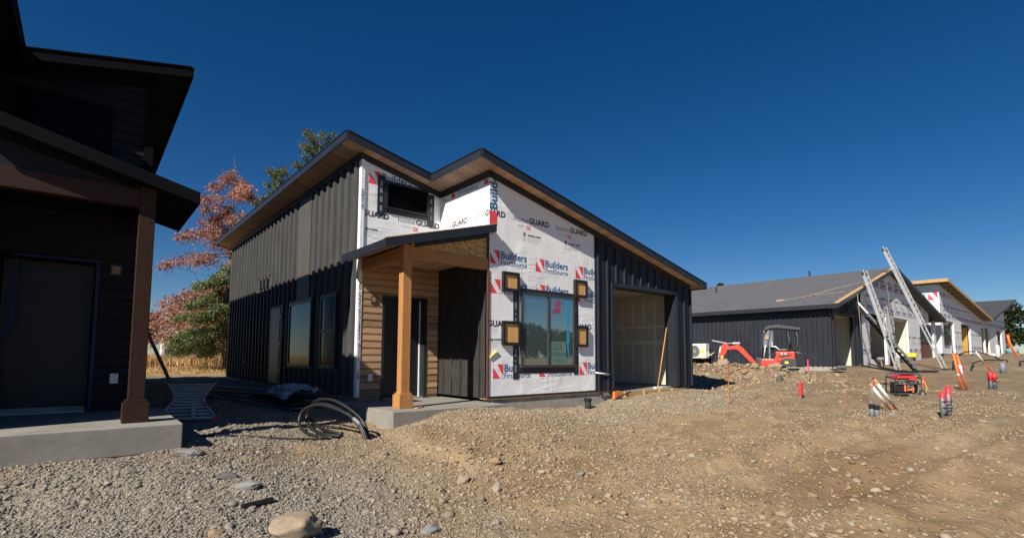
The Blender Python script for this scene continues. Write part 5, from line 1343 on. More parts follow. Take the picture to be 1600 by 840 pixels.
def debris_pile():
    R = root('material_pile', (-2.7, 3.4, -0.25), 'plastic wrapped bundle of siding offcuts heaped in the shade by the left wall', 'building materials'); ctx(IDT, (-2.7, 3.4, -0.25))
    r = random.Random(4)
    for i in range(7):
        a = Vector((-2.75 + r.uniform(-0.25, 0.25), 2.3 + r.uniform(0, 1.2), -0.22 + 0.045 * i)); an = math.radians(100 + r.uniform(-16, 16)); L = r.uniform(1.6, 3.4)
        MB().bar(a, a + Vector((math.cos(an) * L, math.sin(an) * L, r.uniform(-0.02, 0.06))), r.uniform(0.2, 0.34), 0.03).build('panel_strip', 'trim' if i % 3 else 'pvc', R)
    # crumpled plastic over the middle
    bm_ = MB(); N = 16; vs = []
    for i in range(N):
        for j in range(N):
            u, v = i / (N - 1) - 0.5, j / (N - 1) - 0.5
            vs.append((-2.75 + u * 0.85 + 0.05 * r.uniform(-1, 1), 3.3 + v * 1.7 + 0.05 * r.uniform(-1, 1), 0.10 + 0.10 * (1 - 4 * u * u) * (1 - 3 * v * v) + 0.05 * r.uniform(-1, 1) - 0.25 * max(0, abs(u) * 2 - 0.6)))
    bm_.add(vs, [(i * N + j, (i + 1) * N + j, (i + 1) * N + j + 1, i * N + j + 1) for i in range(N - 1) for j in range(N - 1)])
    bm_.build('plastic_cover', pmat('crumpled_film', (0.30, 0.32, 0.36), 0.25, var=0.3, scale=6, bs=0.4), R, recalc=False); ctx()
debris_pile()
tag(MB().bar((-2.2, 8.6, -0.1), (-3.1, 6.4, -0.13), 0.12, 0.05).build('metal_channel', 'pvc'), 'pale metal channel lying flat in the shade beside the left wall', 'offcut')

# three loops of black pipe springing out of the gravel
def pipe_loops():
    runs = (([(-3.06, -1.22, -0.45), (-3.11, -1.07, -0.2), (-3.18, -0.83, -0.06), (-3.3, -0.48, 0.04), (-3.42, -0.12, 0.07), (-3.55, 0.12, -0.01), (-3.62, 0.14, -0.17), (-3.63, -0.03, -0.29), (-3.58, -0.33, -0.35), (-3.41, -0.74, -0.36)], 'front loop of stiff black pipe, lowest of the three rising from the gravel'),
            ([(-3.06, -1.16, -0.45), (-3.11, -0.94, -0.17), (-3.2, -0.62, -0.01), (-3.33, -0.27, 0.08), (-3.42, 0.03, 0.06), (-3.46, 0.23, -0.08), (-3.48, 0.16, -0.24), (-3.47, -0.08, -0.31), (-3.42, -0.44, -0.345), (-3.28, -0.70, -0.35)], 'middle loop of stiff black pipe with a pale printed stripe'),
            ([(-3.0, -1.13, -0.45), (-3.03, -0.94, -0.15), (-3.12, -0.62, 0.03), (-3.24, -0.26, 0.14), (-3.34, 0.1, 0.13), (-3.38, 0.34, 0.0), (-3.38, 0.36, -0.17), (-3.36, 0.12, -0.26), (-3.34, -0.30, -0.31), (-3.22, -0.62, -0.34)], 'rear and tallest loop of stiff black pipe rising from the gravel'))
    for i, (P, lab) in enumerate(runs):
        P = [Vector(q) for q in P]; pts = []
        for k in range(len(P) - 1):
            p0 = P[max(k - 1, 0)]; p1 = P[k]; p2 = P[k + 1]; p3 = P[min(k + 2, len(P) - 1)]
            for s in range(5):
                t = s / 5; pts.append(0.5 * ((2 * p1) + (-p0 + p2) * t + (2 * p0 - 5 * p1 + 4 * p2 - p3) * t * t + (-p0 + 3 * p1 - 3 * p2 + p3) * t ** 3))
        pts.append(P[-1]); A = P[0]
        R = root('pipe_loop', tuple(A), lab, 'pipe', 'black pipe loops')
        ctx(IDT, tuple(A)); m2 = MB(); m2.tube(pts, 0.025, 10); m2.build('pipe', 'hose', R, True)
        if i < 2:
            q = MB(); q.tube(pts[6:10], 0.0265, 10); q.build('printed_band', 'inkgrey', R, True)
        ctx()
pipe_loops()
def ground_pipe(label, pts, r, mat='hose', name='black_pipe', cat='pipe', group=None):
    P = [Vector((x, y, gz(x, y) + r * 0.7 + dz)) for x, y, dz in pts]
    # smooth the polyline
    Q = []
    for i in range(len(P) - 1):
        p0 = P[max(i - 1, 0)]; p1 = P[i]; p2 = P[i + 1]; p3 = P[min(i + 2, len(P) - 1)]
        for s in range(6):
            t = s / 6; Q.append(0.5 * ((2 * p1) + (-p0 + p2) * t + (2 * p0 - 5 * p1 + 4 * p2 - p3) * t * t + (-p0 + 3 * p1 - 3 * p2 + p3) * t ** 3))
    Q.append(P[-1]); m = MB(); m.tube(Q, r, 8)
    return tag(m.build(name, mat, None, True), label, cat, group)
ground_pipe('thin dark cable running left across the shaded gravel from the pipe loops', [(-3.3, -0.75, 0), (-3.9, -0.6, 0.02), (-4.5, -0.25, 0), (-5.0, -0.1, 0.01)], 0.012, name='cable', cat='cable')
tag(MB().bar((-5.12, -3.10, gz(-5.12, -3.1) + 0.02), (-4.84, -3.08, gz(-4.84, -3.08) + 0.03), 0.05, 0.04).build('burnt_stick', 'black', None, bevel=0.012), 'short black stick lying on the gravel near the left foreground', 'stick')

def capped_pipe():
    x, y = 2.72, -0.22; z = gz(x, y); R = root('pipe_stub', (x, y, z), 'black vertical pipe stub standing against the bare concrete footing', 'pipe'); ctx(IDT, (x, y, z))
    m = MB(); m.tube([(x, y, z - 0.1), (x, y, z + 0.22)], 0.075, 16); m.build('pipe', 'rubber', R, True)
    m = MB(); m.tube([(x, y, z + 0.17), (x, y, z + 0.23)], 0.092, 16); m.build('collar', 'black', R); ctx()
capped_pipe()

def broom():
    a = Vector((5.86, 0.04, 0.0)); b = Vector((6.60, 0.22, 1.66)); R = root('broom', tuple(a), 'push broom with orange wooden handle and yellow head leaning in the garage opening', 'broom'); ctx(IDT, tuple(a))
    m = MB(); m.tube([a + Vector((0, 0, 0.03)), b], 0.014, 8); m.build('handle', 'broomwood', R, True)
    m = MB(); m.box(a.x - 0.17, a.y - 0.05, a.z - 0.03, a.x + 0.15, a.y + 0.03, a.z + 0.02); m.build('head', 'white', R, bevel=0.01)
    m = MB(); m.box(a.x - 0.16, a.y - 0.06, a.z - 0.045, a.x + 0.14, a.y + 0.02, a.z - 0.03); m.build('bristles', 'yellow', R); ctx()
broom()
tag(MB().ext([(5.15, 1.7, -0.03), (5.45, 1.5, -0.03), (5.72, 1.62, 1.75), (5.45, 1.82, 1.75)], (0.02, 0.03, 0)).build('leaning_board', 'white'), 'tall white board leaning inside the garage', 'board')
def drywall_stack():
    R = root('drywall_stack', (4.9, 2.4, -0.04), 'low stack of white sheets standing on the garage floor left of the leaning board', 'drywall sheets'); ctx(IDT, (4.9, 2.4, -0.04))
    for i in range(4): MB().ext([(4.3 + 0.05 * i, 2.2 + 0.12 * i, -0.03), (5.6 + 0.05 * i, 2.2 + 0.12 * i, -0.03), (5.6 + 0.05 * i, 2.3 + 0.12 * i, 0.35 + 0.17 * i), (4.3 + 0.05 * i, 2.3 + 0.12 * i, 0.35 + 0.17 * i)], (0, 0.02, 0)).build('sheet', 'white', R)
    ctx()
drywall_stack()
tag(MB().bar((3.78, -0.14, -0.2), (4.15, -0.35, -0.02), 0.03, 0.03).build('metal_bar', 'black'), 'thin black bar poking out of the gravel at the left garage corner', 'bar')
tag(MB().ext([(3.72, -0.12, -0.2), (3.98, -0.14, -0.2), (3.94, -0.12, 0.0), (3.76, -0.10, -0.02)], (0.02, -0.05, 0)).build('rust_block', 'copper', None, bevel=0.006), 'orange brown block at the left foot of the garage opening', 'block')

# air conditioning unit hung on the charcoal side wall of house two
def ac_unit():
    O = (18.62, 6.2, 0.74); R = root('air_conditioner', O, 'cream outdoor air conditioner on a bracket on the long charcoal wall', 'air conditioner'); ctx(IDT, O)
    MB().box(18.45, 5.72, 0.76, 18.80, 6.72, 1.52).build('casing', 'cream', R, bevel=0.02)
    m = MB()
    for r in (0.09, 0.16, 0.23, 0.29): m.ring((18.43, 6.36, 1.13), (1, 0, 0), r, 0.008, 28, 5)
    for i in range(10): a = i * math.pi / 10; m.bar((18.43, 6.36 - 0.3 * math.cos(a), 1.13 - 0.3 * math.sin(a)), (18.43, 6.36 + 0.3 * math.cos(a), 1.13 + 0.3 * math.sin(a)), 0.006, 0.006, up=(1, 0, 0))
    m.build('fan_grille', 'steel', R)
    m = MB(); m.tube([(18.452, 6.36, 1.13), (18.445, 6.36, 1.13)], 0.29, 28); m.tube([(18.444, 6.36, 1.13), (18.43, 6.36, 1.13)], 0.07, 16, 1); m.build('fan_opening', ['pvc', 'cream'], R)
    MB().box(18.443, 5.84, 1.02, 18.449, 6.0, 1.22).build('warning_label', 'yellow', R)
    m = MB()
    for y in (5.9, 6.5): m.box(18.44, y, 0.70, 19.07, y + 0.05, 0.755); m.box(19.03, y, 0.35, 19.07, y + 0.05, 0.7); m.bar((18.6, y + 0.025, 0.70), (19.05, y + 0.025, 0.40), 0.03, 0.03)
    m.build('bracket', 'darkmetal', R)
    m = MB(); m.tube([(18.75, 5.72, 0.95), (18.75, 5.62, 0.93), (18.85, 5.60, 1.0), (19.05, 5.60, 1.05)], 0.025, 6); m.box(18.62, 5.69, 0.85, 18.78, 5.72, 1.08); m.build('pipe_cover', 'cream', R); ctx()
ac_unit()

# mini excavator: local x forward, z up
def excavator():
    x0, y0 = 16.25, 1.18; z0 = -0.02
    R = root('mini_excavator', (x0, y0, z0), 'red mini excavator with black canopy parked by the long charcoal wall', 'excavator', rot=(0, 0, math.radians(113)))
    R.scale = (0.955, 0.955, 0.955)
    ctx(IDT, (0, 0, 0))
    for s in (-1, 1):
        tr = MB(); pts = []
        for i in range(9): a = math.pi / 2 + math.pi * i / 8; pts.append((-0.62 + 0.19 * math.cos(a), 0.19 + 0.19 * math.sin(a)))
        for i in range(9): a = -math.pi / 2 + math.pi * i / 8; pts.append((0.72 + 0.19 * math.cos(a), 0.19 + 0.19 * math.sin(a)))
        tr.xz(pts, s * 0.50 - 0.12, s * 0.50 + 0.12)
        for i in range(28):
            x = -0.75 + 1.55 * i / 27
            for z in (-0.008, 0.375): tr.box(x, s * 0.50 - 0.125, z, x + 0.03, s * 0.50 + 0.125, z + 0.015)
        t = tr.build('track', 'rubber', R, bevel=0.01)
        wm = MB()
        for x, r in ((-0.62, 0.14), (0.72, 0.14), (-0.2, 0.07), (0.1, 0.07), (0.4, 0.07)): wm.tube([(x, s * 0.62, 0.19 if r > 0.1 else 0.09), (x, s * 0.635, 0.19 if r > 0.1 else 0.09)], r, 16)
        wm.build('roller', 'darkmetal', t)
    m = MB(); m.box(-0.4, -0.38, 0.15, 0.5, 0.38, 0.40); m.tube([(0, 0, 0.38), (0, 0, 0.5)], 0.28, 20); m.build('undercarriage', 'darkmetal', R)
    m = MB(); m.box(1.12, -0.55, 0.02, 1.17, 0.55, 0.32); m.bar((0.5, -0.25, 0.22), (1.12, -0.25, 0.18), 0.07, 0.09); m.bar((0.5, 0.25, 0.22), (1.12, 0.25, 0.18), 0.07, 0.09); m.build('dozer_blade', 'darkmetal', R)
    # deck, engine housing and counterweight
    m = MB(); m.xz([(-0.55, 0.48), (0.66, 0.48), (0.72, 0.56), (0.70, 0.78), (-0.55, 0.78)], -0.5, 0.5); m.build('deck', 'red', R, bevel=0.03)
    m = MB(); m.xz([(-0.62, 0.5), (0.22, 0.74), (0.10, 0.98), (0.14, 1.14), (-0.62, 1.14)], -0.5, 0.5); m.build('engine_cover', 'red', R, bevel=0.04)
    m = MB(); m.xz([(-0.66, 0.5), (-0.10, 0.5), (-0.02, 0.62), (-0.10, 0.80), (-0.30, 0.86), (-0.66, 0.84)], 0.485, 0.53); sp_ = m.build('side_panel', 'darkmetal', R, bevel=0.01); m = MB(); m.xz([(-0.66, 0.5), (-0.10, 0.5), (-0.02, 0.62), (-0.10, 0.80), (-0.30, 0.86), (-0.66, 0.84)], -0.53, -0.485); m.build('side_panel', 'darkmetal', R, bevel=0.01)
    MB().box(-0.36, 0.531, 0.62, -0.22, 0.536, 0.72).build('yellow_label', 'yellow', sp_)
    m = MB(); pts = []
    for i in range(9): a = math.pi / 2 * i / 8; pts.append((-0.62 - 0.42 * math.sin(a) ** 0.8, 1.14 - 0.30 + 0.30 * math.cos(a)))
    m.xz([(-0.62, 0.48), (-0.62, 1.14)] + pts[1:] + [(-1.04, 0.62), (-0.98, 0.48)], -0.5, 0.5); m.build('counterweight', 'black', R, bevel=0.05)  # black stands for shade on the rear, put into the colour
    for a_, b_ in ((-0.30, -0.22), (-0.16, -0.08)): MB().box(a_, 0.502, 1.02, b_, 0.508, 1.07).build('decal', 'inkwhite', R)
    m = MB(); m.xz([(-0.50, 0.95), (-0.05, 0.86), (0.04, 0.92), (-0.05, 1.0), (-0.48, 1.03)], 0.502, 0.507); m.build('vent_panel', 'trim_brown', R)
    m = MB(); m.tube([(0.15, 0.44, 0.80), (0.15, 0.47, 1.0), (0.35, 0.47, 1.05), (0.5, 0.44, 0.82)], 0.016, 6); m.build('grab_rail', 'darkmetal', R, True)
    m = MB(); m.box(0.20, -0.48, 0.785, 0.68, 0.48, 0.82); m.build('floor_plate', 'steel', R, bevel=0.01)
    m = MB(); m.box(-0.48, -0.22, 1.14, -0.02, 0.26, 1.26); m.ext([(-0.5, -0.22, 1.24), (-0.36, -0.22, 1.24), (-0.42, -0.22, 1.72), (-0.54, -0.22, 1.68)], (0, 0.48, 0)); m.build('seat', 'black', R, bevel=0.05)
    m = MB()
    for y in (0.32, -0.28): m.tube([(-0.05, y, 1.2), (0.12, y, 1.36), (0.28, y, 1.36)], 0.028, 8); m.tube([(0.26, y, 1.36), (0.24, y, 1.56)], 0.015, 6)
    m.tube([(0.60, 0.15, 0.82), (0.52, 0.15, 1.4)], 0.015, 6); m.tube([(0.60, -0.05, 0.82), (0.50, -0.05, 1.45)], 0.015, 6); m.build('control_levers', 'white', R, True)
    # canopy on four curved posts
    for y in (-0.45, 0.45):
        m = MB(); m.tube([(0.66, y, 0.82), (0.66, y, 1.3), (0.60, y, 1.85), (0.42, y, 2.16)], 0.034, 8); m.build('canopy_post', 'darkmetal', R, True); m = MB()
        m.tube([(-0.58, y, 1.14), (-0.70, y, 1.35), (-0.74, y, 1.75), (-0.66, y, 2.1)], 0.034, 8); m.build('canopy_post', 'darkmetal', R, True); m = MB()
        m.tube([(-0.30, y, 1.14), (-0.42, y, 1.5), (-0.36, y, 2.1)], 0.026, 8); m.build('canopy_post', 'darkmetal', R, True)
    MB().tube([(0.42, 0.45, 0.85), (0.40, 0.45, 1.5), (0.25, 0.45, 2.14)], 0.028, 8).build('canopy_post', 'darkmetal', R, True)
    m = MB(); m.xz([(0.54, 2.13), (0.40, 2.25), (0.05, 2.30), (-0.4, 2.23), (-0.86, 2.15), (-0.88, 2.04), (-0.4, 2.10), (0.05, 2.16), (0.36, 2.13), (0.50, 2.06)], -0.56, 0.56); m.build('canopy_roof', 'darkmetal', R, bevel=0.015)
    # boom, dipper, bucket link
    m = MB(); m.box(0.66, -0.16, 0.52, 0.92, 0.16, 0.86); m.build('boom_bracket', 'darkmetal', R, bevel=0.03)
    m = MB(); m.xz([(0.80, 0.62), (0.94, 0.70), (1.42, 1.30), (1.62, 1.46), (2.12, 1.34), (2.16, 1.22), (1.74, 1.24), (1.60, 1.16), (1.06, 0.58), (0.88, 0.52)][::-1], -0.08, 0.08); m.build('boom', 'red', R, bevel=0.02)
    # sharpened knee like the photograph
    m = MB(); m.xz([(2.02, 1.44), (2.16, 1.52), (2.34, 1.44), (2.38, 1.2), (2.46, 0.62), (2.36, 0.56), (2.22, 0.95), (2.12, 1.12)], -0.07, 0.07); ar = m.build('dipper_arm', 'red', R, bevel=0.02)
    MB().xz([(2.27, 0.95), (2.36, 0.97), (2.38, 0.85), (2.30, 0.83)], 0.071, 0.076).build('yellow_label', 'yellow', ar)
    def cyl(a, b, name='hydraulic_cylinder'):
        a = Vector(a); b = Vector(b); c = a.lerp(b, 0.58); mm = MB(); mm.tube([a, c], 0.045, 12, 0); mm.tube([c, b], 0.024, 10, 1); mm.build(name, ['white', 'alu'], R, True)
    cyl((0.86, 0, 0.50), (1.50, 0, 1.08)); cyl((1.55, 0.0, 1.52), (2.10, 0, 1.52)); cyl((2.36, 0, 1.38), (2.50, 0, 0.75))
    m = MB(); m.tube([(0.9, 0.06, 0.75), (1.4, 0.10, 1.42), (1.55, 0.10, 1.72), (1.30, 0.12, 1.86), (1.25, 0.12, 1.4)], 0.014, 6); m.tube([(1.9, -0.1, 1.35), (1.55, -0.12, 1.05), (1.55, -0.12, 0.75), (1.8, -0.1, 0.6), (2.2, -0.1, 0.9)], 0.014, 6); m.build('hydraulic_hose', 'rubber', R, True)
    m = MB(); m.bar((2.10, 0, 1.52), (2.74, 0, 1.66), 0.05, 0.05); m.build('thumb_bar', 'alu', R)
    m = MB(); prof = [(2.42, 0.62), (2.30, 0.70), (1.98, 0.66), (1.80, 0.48), (1.84, 0.30), (2.10, 0.22), (2.02, 0.36), (2.08, 0.50), (2.30, 0.56)]
    m.xz(prof, -0.22, 0.22)
    for k in range(4): y = -0.19 + 0.127 * k; m.ext([(2.08, y, 0.24), (2.24, y + 0.01, 0.20), (2.08, y, 0.20)], (0, 0.05, 0))
    m.build('bucket', 'black', R, bevel=0.01)
excavator()

def generator():
    x0, y0 = 8.75, -4.8; R = root('portable_generator', (x0, y0, gz(x0, y0)), 'red and black portable generator in a tube frame on the bare dirt', 'generator', rot=(0, 0, math.radians(-52))); R.scale = (0.80, 0.85, 0.95)
    # local x right, y away from the viewer, size about 0.68 x 0.5 x 0.55
    m = MB()
    for y in (-0.25, 0.25):
        m.tube([(-0.34, y, 0.06), (-0.34, y, 0.44), (-0.30, y, 0.53), (-0.22, y, 0.56), (0.22, y, 0.56), (0.30, y, 0.53), (0.34, y, 0.44), (0.34, y, 0.06), (-0.34, y, 0.06)], 0.018, 8)
    for x, z in ((-0.34, 0.06), (0.34, 0.06), (-0.33, 0.46), (0.33, 0.46), (0.0, 0.06)): m.tube([(x, -0.25, z), (x, 0.25, z)], 0.018, 8)
    m.tube([(-0.34, -0.25, 0.30), (0.34, -0.25, 0.30)], 0.014, 8)
    m.build('tube_frame', 'darkmetal', R, True)
    m = MB(); m.ext([(-0.27, -0.2, 0.40), (0.27, -0.2, 0.40), (0.24, -0.2, 0.49), (0.17, -0.2, 0.53), (-0.17, -0.2, 0.53), (-0.24, -0.2, 0.49)], (0, 0.4, 0)); m.build('fuel_tank', 'redpaint', R, bevel=0.02)
    m = MB(); m.tube([(0.1, 0, 0.52), (0.1, 0, 0.56)], 0.04, 14); m.build('tank_cap', 'black', R)
    m = MB(); m.box(-0.26, -0.215, 0.40, 0.05, -0.201, 0.45); m.build('name_stripe', 'black', R)
    m = MB(); m.box(-0.28, -0.22, 0.10, 0.02, 0.18, 0.34); m.tube([(0.0, -0.02, 0.2), (0.30, -0.02, 0.2)], 0.13, 18); m.build('engine', 'black', R, bevel=0.015)
    m = MB(); m.box(-0.10, -0.245, 0.12, -0.05, -0.222, 0.33); m.box(0.13, -0.19, 0.10, 0.18, -0.15, 0.33); m.box(-0.02, -0.24, 0.14, 0.1, -0.225, 0.18); m.build('orange_trim', 'orange', R, bevel=0.008)
    m = MB(); m.ring((0.06, -0.23, 0.22), (0, 1, 0), 0.07, 0.012, 20, 6); m.ring((0.06, -0.232, 0.22), (0, 1, 0), 0.035, 0.01, 16, 6); m.build('recoil_starter', 'steel', R, True)
    m = MB(); m.box(-0.30, -0.235, 0.31, 0.30, -0.222, 0.375); m.build('control_panel', 'rubber', R)
    m = MB()
    for x in (-0.2, -0.12, 0.1, 0.19): m.tube([(x, -0.236, 0.343), (x, -0.245, 0.343)], 0.022, 12)
    m.build('outlets', 'steel', R)
    for y in (-0.29, 0.29):
        m = MB(); m.ring((0.33, y, 0.08), (0, 1, 0), 0.062, 0.03, 22, 8); w = m.build('wheel', 'rubber', R, True)
        MB().tube([(0.33, y - 0.02, 0.08), (0.33, y + 0.02, 0.08)], 0.045, 14).build('hub', 'pvc', w)
    m = MB(); m.tube([(-0.34, -0.2, 0.3), (-0.5, -0.2, 0.29), (-0.52, 0.2, 0.29), (-0.34, 0.2, 0.3)], 0.014, 8); m.build('handle', 'black', R, True)
    m = MB(); m.box(0.12, -0.1, 0.28, 0.32, 0.16, 0.38); m.build('muffler', 'steel', R, bevel=0.02)
    m = MB(); m.tube([(0.3, -0.2, 0.36), (0.42, -0.22, 0.38), (0.50, -0.2, 0.22), (0.46, -0.16, 0.02), (0.44, -0.1, 0.0)], 0.010, 6); m.build('power_cord', 'yellow', R, True)
generator()

# stakes, markers and conduit stubs
def stake(label, x, y, h, mat, name='survey_stake', w=0.03, tilt=(0, 0), top=None, topm=None, group=None, cat='stake', dz=0.0):
    z = gz(x, y); R = root(name, (x, y, z), label, cat, group); ctx(IDT, (x, y, z)); a = Vector((x, y, z - 0.06)); b = Vector((x + tilt[0], y + tilt[1], z + h))
    MB().bar(a, b, w, w * 0.45).build('shaft', mat, R)
    if top: c = a.lerp(b, 1 - top / h); MB().bar(c, b + (b - a).normalized() * 0.004, w * 1.25, w * 0.9).build('painted_tip', topm, R)
    ctx(); return R
stake('tall thin orange wooden lath standing before the dirt heap', 5.15, -2.36, 0.93, 'copper', w=0.03, tilt=(0.0, 0.02))
stake('thin stake with bright pink flagged top in front of the long charcoal wall', 12.6, -1.3, 0.78, 'lumber', w=0.035, top=0.36, topm='pink')
stake('short red topped grey stub standing alone in the dirt right of the dirt heap', 6.38, -3.42, 0.36, 'pvc', name='pipe_stub', w=0.06, tilt=(0.02, 0), top=0.26, topm='redpaint', cat='pipe')
stake('thin orange wire flag leaning right in the dirt', 5.25, -4.62, 0.42, 'copper', name='wire_flag', w=0.014, tilt=(0.10, -0.02), cat='flag')
stake('small red stub leaning behind the generator', 12.2, -4.45, 0.28, 'redpaint', name='pipe_stub', w=0.085, tilt=(0.08, -0.04), cat='pipe')
stake('small pink tipped peg beside the excavator track', 12.9, 0.0, 0.3, 'lumber', w=0.03, top=0.14, topm='pink')
stake('thin stake by the far concrete step of the duplex', 12.95, -0.55, 0.30, 'darkmetal', w=0.03)

def marker(label, x, y, L, tx, ty, bands=((0.24, 0.86),), name='marker_tube', base='orange', group='orange and white marker tubes'):
    z = gz(x, y); a = Vector((x, y, z - 0.03)); d = Vector((tx, ty, 1)).normalized(); R = root(name, (x, y, z), label, 'marker', group); ctx(IDT, (x, y, z)); r = 0.025
    MB().tube([a, a + d * L], r, 12).build('tube', 'orange', R, True)
    for t0, t1 in bands: m = MB(); m.tube([a + d * L * t0, a + d * L * t1], r + 0.003, 12); m.build('white_band', 'white', R, True)
    m = MB(); m.tube([a + d * L, a + d * (L + 0.03)], r * 0.6, 10); m.build('cap', 'darkmetal', R); ctx()
marker('orange and white marker tube leaning left, right one of the crossed pair by the generator', 6.12, -5.30, 0.80, -0.62, 0.42)
marker('orange and white marker tube leaning left, left one of the crossed pair by the generator', 6.0, -5.22, 0.70, -0.60, 0.45)
marker('upright orange marker tube with white band, left one of the far right pair', 11.15, -5.47, 1.0, -0.16, 0.10, ((0.40, 0.46),))
marker('upright orange marker tube with white band, right one of the far right pair', 11.25, -5.56, 0.98, -0.18, 0.14, ((0.42, 0.72),))
marker('white and orange tube leaning left on the mound before the farthest houses', 22.2, -4.7, 1.15, -0.62, 0.45, ((0.5, 1.0),))

def conduits(label, x, y, k, seed, hs):
    z = gz(x, y); R = root('conduit_cluster', (x, y, z), label, 'conduit', 'taped conduit clusters'); ctx(IDT, (x, y, z)); r = random.Random(seed)
    s = k
    for i, (dx, dy, h) in enumerate(hs):
        a = (x + dx * s, y + dy * s, z - 0.05); b = (x + dx * s + r.uniform(-0.01, 0.01), y + dy * s, z + h)
        c = MB(); c.tube([a, b], 0.038 * s, 12); cc = c.build('conduit', 'pvc', R, True)
        c = MB(); c.tube([(b[0], b[1], b[2] - h * 0.52), (b[0], b[1], b[2] + 0.004)], 0.040 * s, 12); c.build('red_tip', 'redpaint', cc, True)
    m = MB()
    for zz in (0.05, 0.17, 0.28): m.ring((x, y, z + zz), (0.08, 0.05, 1), 0.082 * s, 0.010, 20, 5)
    m.build('black_strap', 'black', R); ctx()
conduits('tall cluster of grey conduits with bright red tops in the right foreground dirt', 5.58, -6.14, 1.0, 2, ((-0.045, 0.04, 0.46), (0.045, -0.03, 0.56), (0.0, 0.05, 0.40)))
conduits('shorter cluster of red topped conduits at the right edge', 11.95, -5.97, 1.1, 3, ((-0.05, 0.03, 0.45), (0.05, -0.02, 0.40), (0.0, 0.05, 0.42)))
def bucket_pipe():
    x, y = 4.83, -5.25; z = gz(x, y); R = root('capped_pipe', (x, y, z), 'short grey pipe pair with black caps and a thin rod beside the leaning marker tubes', 'pipe'); ctx(IDT, (x, y, z))
    for dx, dy, h in ((-0.035, 0.03, 0.22), (0.04, -0.03, 0.20)):
        MB().tube([(x + dx, y + dy, z - 0.05), (x + dx, y + dy, z + h)], 0.040, 14).build('pipe', 'pvc', R, True)
        m = MB(); m.tube([(x + dx, y + dy, z + h - 0.07), (x + dx, y + dy, z + h + 0.012)], 0.047, 14); m.build('cap', 'black', R)
    MB().tube([(x, y, z), (x + 0.01, y + 0.01, z + 0.66)], 0.009, 6).build('rod', 'pvc', R, True); ctx()
bucket_pipe()
def small_tube(label, x, y, h, r, mat, n='pipe_stub'):
    z = gz(x, y); m = MB(); m.tube([(x, y, z - 0.05), (x, y, z + h)], r, 12); return tag(m.build(n, mat, None, True), label, 'pipe')
small_tube('grey pipe stub on the mound right of the leaning tube', 22.6, -4.95, 0.42, 0.10, 'pvc')
small_tube('thin white pipe stub before the furthest house', 35.5, -3.3, 0.75, 0.09, 'white')
tag(MB().bar((19.3, -4.15, gz(19.3, -4.15) + 0.05), (20.0, -4.1, gz(20, -4.1) + 0.2), 0.12, 0.1).build('red_scrap', 'redpaint'), 'short red scrap lying on the dirt mound', 'scrap')
Fx = [(33.5, -3.3, 0.0), (33.2, -3.1, 0.35), (32.8, -2.8, 0.9), (32.6, -2.5, 1.5), (32.7, -2.3, 1.9)]
m = MB(); m.tube([(a, b, 0.85 + c) for a, b, c in [(38.7, -3.95, 0.0), (38.45, -3.8, 0.2), (38.2, -3.65, 0.55), (38.05, -3.55, 0.95), (38.03, -3.5, 1.45)]], 0.07, 10)
tag(m.build('flexible_duct', 'orange', None, True), 'orange flexible tube curving up out of the ground at the right edge', 'tube')
ground_pipe('black hose snaking from the ladders toward the tall ladder foot', [(19.2, -1.2, 0.35), (19.6, -1.9, 0.1), (20.6, -2.3, 0), (21.6, -2.5, 0.05), (21.2, -3.0, 0), (20.3, -2.7, 0)], 0.035, group='black hoses on the ground')
ground_pipe('second black hose crossing under the first between the ladders', [(18.6, -1.0, 0.3), (19.4, -2.0, 0.05), (20.4, -2.6, 0), (21.5, -2.9, 0.03), (22.4, -2.9, 0.0)], 0.035, group='black hoses on the ground')
ground_pipe('high arching loop of black pipe on the mound before the wrapped houses', [(24.0, -3.2, 0), (25.0, -3.0, 0.35), (27.0, -3.0, 0.55), (29.0, -3.2, 0.5), (31.0, -3.6, 0.2), (32, -3.8, 0)], 0.03, group='black hoses on the ground')
ground_pipe('flat black pipe lying behind the upright marker tubes', [(23.0, -3.9, 0), (26, -3.6, 0.15), (29, -3.7, 0.12), (32, -4.0, 0.0), (30, -4.3, 0)], 0.03, group='black hoses on the ground')
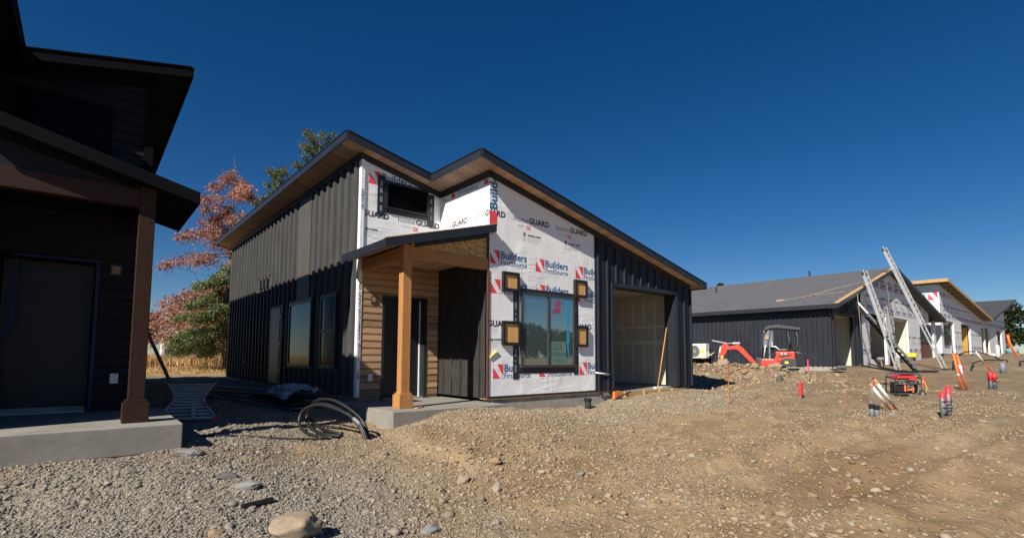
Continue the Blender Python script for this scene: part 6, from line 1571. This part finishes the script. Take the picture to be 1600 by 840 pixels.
ground_pipe('short black pipe end right of the grey stub', [(27.5, -5.0, 0), (28.6, -4.9, 0.12), (30, -5.1, 0)], 0.035, group='black hoses on the ground')

# scraps against the duplex
tag(MB().box(18.2, -0.5, 0.30, 18.9, -0.1, 0.36).build('scrap_board', 'darkmetal'), 'dark boards lying at the near corner of the charcoal duplex', 'scrap')
tag(MB().bar((17.9, 0.9, 0.30), (17.6, 3.6, 0.30), 0.35, 0.10).build('sheet_offcut', 'black'), 'black sheet lying along the wall behind the excavator', 'scrap')
tag(MB().bar((23.7, -0.3, 0.45), (24.4, -0.2, 0.45), 0.5, 0.6).build('concrete_block', 'concrete', None, bevel=0.02), 'square concrete block below the wrapped corner of the duplex', 'block')
tag(MB().tube([(26.0, -0.4, 0.4), (26.0, -0.4, 1.1)], 0.1, 14).build('black_bin', 'black', None, True), 'black cylinder standing before the grey lower wall of the duplex', 'bin')
tag(MB().box(31.2, -0.3, 0.86, 31.7, 0.2, 1.1).build('yellow_bag', 'yellow', None, bevel=0.05), 'yellow bag at the second garage opening of the duplex', 'bag')
tag(MB().tube([(58.5, -1.5, 1.25), (58.5, -1.5, 1.7)], 0.45, 16).build('blue_bucket', flat('tub_blue', (0.15, 0.33, 0.38)), None, True), 'blue grey tub before the entry of the furthest house', 'tub')
for i, (x, y) in enumerate(((46, -1.8), (49.5, -1.6), (54, -1.6), (60.5, -1.8))):
    tag(MB().bar((x, y, 1.05), (x + 1.6, y + 0.4, 1.12), 0.5, 0.16).build('lumber_offcut', 'lumber' if i % 2 else 'wrap'), ('white sheet scrap before the near corner of the orange edged house', 'lumber offcut below the window of the orange edged house', 'white scrap before the garage opening of the orange edged house', 'lumber offcut before the furthest wrapped house')[i], 'offcut', 'offcuts before the wrapped houses')
tag(MB().bar((-1.55, 1.5, -0.075), (-1.0, 1.35, -0.075), 0.1, 0.025).build('cedar_offcut', 'post'), 'small cedar offcut on the porch slab by the post', 'offcut')
tag(MB().bar((-1.70, -0.12, -0.082), (-1.52, -0.02, -0.082), 0.09, 0.015).build('wood_shim', 'post'), 'thin wooden shim on the slab at the foot of the porch post', 'offcut')
